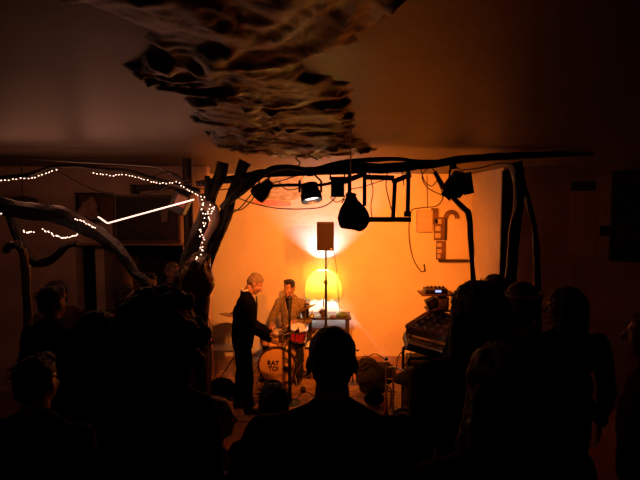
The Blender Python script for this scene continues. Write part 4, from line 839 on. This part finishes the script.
# open case / mixer tilted
t = thing('mixing_console', 'tilted brown mixing console with pale rim and round knobs behind the keyboards', 'mixing console', gp(430, 338)); q0, q1, q2, q3 = T(407, 327, 5.55), T(432, 311, 5.95), T(470, 322, 5.95), T(452, 338, 5.45)
nn = (q3-q0).cross(q1-q0).normalized(); nn = nn if nn.z > 0 else -nn; vs = [q0, q1, q2, q3]+[v-nn*.09 for v in (q0, q1, q2, q3)]
obj('case', MB().add(vs, [(0, 1, 2, 3), (7, 6, 5, 4), (0, 4, 5, 1), (1, 5, 6, 2), (2, 6, 7, 3), (3, 7, 4, 0)]), 'console', t, smooth=False)
for a_, b2 in ((q0, q1), (q1, q2), (q0, q3)): obj('rim', MB().bar(a_, b2, .055, .04, up=nn), 'bark_pale', t)
for i in range(5):
    for j_ in range(4):
        p = q0.lerp(q3, (i+.7)/5.4).lerp(q1.lerp(q2, (i+.7)/5.4), (j_+.6)/4.4); mm = nn.to_track_quat('Z', 'Y').to_matrix().to_4x4(); mm.translation = p; obj('knob', MB().lathe([(.022, 0), (.020, .022), (.001, .024)], 14, mm), 'grey' if (i+j_) % 3 else 'white', t)
# stacked devices on a post stand
t = thing('equipment_shelf', 'post stand with a small reddish tray above the mixing console', 'shelf', (at(441, 5.9), 5.9, 0)); zs = T(436, 294, 5.9).z
obj('post', MB().bar((at(446, 5.95), 6.05, 0), (at(446, 5.95), 6.05, zs), .05, .05), 'black', t); obj('tray', MB().box((at(439, 5.9), 5.95, zs), (px(34, 5.9), .30, .022)), 'wood', t, bevel=.003); obj('foot', MB().box((at(446, 5.95), 6.05, .02), (.5, .4, .04)), 'black', t)
obj('lower_tray', MB().box((at(440, 5.9), 5.95, T(436, 310, 5.9).z), (px(22, 5.9), .26, .02)), 'wood', t)
t = thing('music_controller', 'small black controller with a glowing blue-white display on the reddish tray', 'controller', (at(437, 5.9), 5.9, zs)); obj('case', MB().box((at(437, 5.9), 5.92, zs+.045), (px(22, 5.9), .2, .06)), 'black', t, bevel=.008); obj('display', MB().box((at(440, 5.81), 5.812, zs+.05), (.07, .008, .026)), 'blue_led', t)
for k in range(5): obj('knob', MB().lathe([(.014, 0), (.012, .025), (.001, .027)], 10, Matrix.Translation((at(429+k*4, 5.9), 5.9, zs+.075))), 'black', t)
zl = T(436, 310, 5.9).z
t = thing('small_monitor', 'small angular dark speaker box between the tray and the mixing console', 'speaker', (at(435, 5.9), 5.9, zl)); mm = Matrix.Rotation(R(-24), 3, 'Y'); obj('case', MB().box((at(434, 5.9), 5.92, zl+.085), (.14, .14, .12), mm), 'black', t, bevel=.006); obj('cone', MB().lathe([(.001, .01), (.035, .0), (.04, .01)], 18, Matrix.Translation((at(434, 5.84), 5.845, zl+.085)) @ Matrix.Rotation(R(90), 4, 'X')), 'dull_steel', t)
t = thing('small_amplifier', 'small box with a pale triangular mark beside the angular speaker box', 'amplifier', (at(444, 5.9), 5.9, zl)); c = V((at(445, 5.88), 5.92, zl+.09)); obj('case', MB().box(c, (.13, .16, .16)), 'console', t, bevel=.006); p = c+V((0, -.083, .0)); obj('mark', MB().add([p+V((-.02, 0, -.03)), p+V((.025, 0, -.02)), p+V((.02, 0, .03)), p+V((-.02, .004, -.03)), p+V((.025, .004, -.02)), p+V((.02, .004, .03))], [(0, 1, 2), (5, 4, 3), (0, 3, 4, 1), (1, 4, 5, 2), (2, 5, 3, 0)]), 'beige', t, smooth=False)
t = thing('desk', 'brown boxy desk under the keyboards beside the hanging coat', 'desk', (at(428, 5.4), 5.4, 0)); c = V((at(440, 5.42), 5.45, .37)); obj('carcass', MB().box(c, (.66, .34, .74)), 'wood', t, bevel=.006); obj('drawer', MB().box(c+V((0, -.18, .15)), (.58, .02, .22)), 'console', t, bevel=.004); obj('handle', MB().bar(c+V((-.08, -.20, .15)), c+V((.08, -.20, .15)), .012, .012), 'steel', t)
cable([(405, 366, GY), (402, 356, GY), (404, 347, GY), (409, 345, GY), (411, 352, GY), (407, 362, GY), (402, 368, GY)], .006, 'loop of cable dangling from the left end of the keyboards', group='cables around the keyboards', name='hanging_cable')
cable([(396, 372, GY), (398, 358, GY), (404, 350, GY), (412, 350, GY)], .006, 'thin cable arching from the chrome posts to the keyboards', group='cables around the keyboards', name='hanging_cable')
setp(link('folded_coat', remesh(MB().ell(T(406, 380, 5.0), (.13, .12, .08)).cap(T(412, 378, 5.0), .11, T(418, 415, 4.95), .12).cap(T(425, 372, 5.02), .12, T(432, 410, 5.0), .14).cap(T(416, 410, 5.0), .13, V((at(418, 5.0), 5.0, .08)), .13), .014, 2, .05, 5, .01, 16), 'cloth_beige'), 'beige coat slumped over a chair in front of the keyboards', 'coat')
# amplifier/bag with cables and chrome stand
setp(link('duffel_bag', remesh(MB().cap(T(362, 368, 6.3), .13, T(386, 374, 6.2), .13).ell(T(374, 378, 6.25), (.24, .16, .17)).box(T(374, 384, 6.25)-V((0, 0, .02)), (.36, .2, .14)), .012, 3, .05, 7, .015, 20), 'olive'), 'bulging dark duffel bag on the floor right of the man in the centre', 'bag')
for k, (a_, b2, c2) in enumerate(((360, 360, 372), (366, 358, 384), (364, 364, 378))):
    cable([(a_-6, b2+4, 6.15), (a_, b2, 6.08), ((a_+c2)/2, b2-4, 6.1), (c2, b2+1, 6.05), (c2+5, b2+8, 6.0)], .007, ['cable draped over the duffel bag, nearest the centre man', 'cable arching from the duffel bag to the chrome posts', 'short cable curled on the front of the duffel bag'][k], group='cables over the duffel bag', name='draped_cable')
t = thing('chrome_stand', 'chrome instrument stand with two upright posts left of the beige coat', 'stand', (at(389, 5.6), 5.6, 0))
for xx in (386.5, 393.5): p = T(xx, 361 if xx < 390 else 366, 5.6); obj('post', MB().tube([p, V((p.x, 5.6, .02))], .013, 12), 'steel', t)
for yy in (367, 379, 391): obj('crossbar', MB().tube([T(385, yy, 5.59), T(396, yy+1, 5.59)], .009, 10), 'steel', t)
obj('top_knob', MB().ell(T(386.5, 359, 5.6), .02), 'black', t); obj('base', MB().box((at(390, 5.6), 5.6, .015), (.30, .26, .03)), 'black', t, bevel=.005)
obj('long_arm', MB().tube([T(393, 367, 5.6), T(404, 371, 5.5), T(414, 375, 5.35)], .010, 8), 'steel', t)
hp_ = T(386, 398, 5.45)
t = thing('brass_horn', 'small brass horn with its flared bell resting at the foot of the chrome posts', 'horn', (hp_.x, 5.45, 0))
obj('bell', MB().lathe([(.075, 0), (.072, .004), (.045, .03), (.025, .08), (.014, .16), (.011, .30)], 28, Matrix.Translation((hp_.x, 5.45, .002))), 'brass', t)
obj('tubing', MB().tube(smoothpath([(hp_.x, 5.45, .29), (hp_.x+.01, 5.45, .36), (hp_.x+.05, 5.46, .37), (hp_.x+.06, 5.46, .30), (hp_.x+.06, 5.46, .16), (hp_.x+.03, 5.44, .12)], 5), .009, 8), 'brass', t); obj('mouthpiece', MB().lathe([(.006, 0), (.006, .04), (.012, .06), (.001, .061)], 12, Matrix.Translation((hp_.x+.01, 5.45, .355))), 'steel', t)
bq = TZ(374, 396, .12); setp(link('black_bundle', remesh(MB().ell((bq.x, bq.y, .09), (.12, .10, .09)).ell((bq.x+.03, bq.y, .16), (.07, .07, .07)), .010, 2, .03, 9), 'black_matte'), 'small dark lumpy bundle on the floor in front of the duffel bag', 'bundle')
setp(obj('drumstick_bundle', MB().tube([T(349, 347, 6.6), T(358, 351, 6.5)], .010, 8).tube([T(350, 352, 6.6), T(359, 350, 6.5)], .008, 8), 'black'), 'small dark clamp poking out beside the head of the centre man', 'clamp')
q = T(353, 350, 6.58); setp(obj('clamp_pole', MB().tube([q, V((q.x, q.y, .01))], .009, 8).lathe([(.001, 0), (.11, 0), (.11, .012), (.001, .02)], 20, Matrix.Translation((q.x, q.y, 0))), 'black'), 'thin black pole hidden behind the centre man, carrying the small clamp', 'pole')
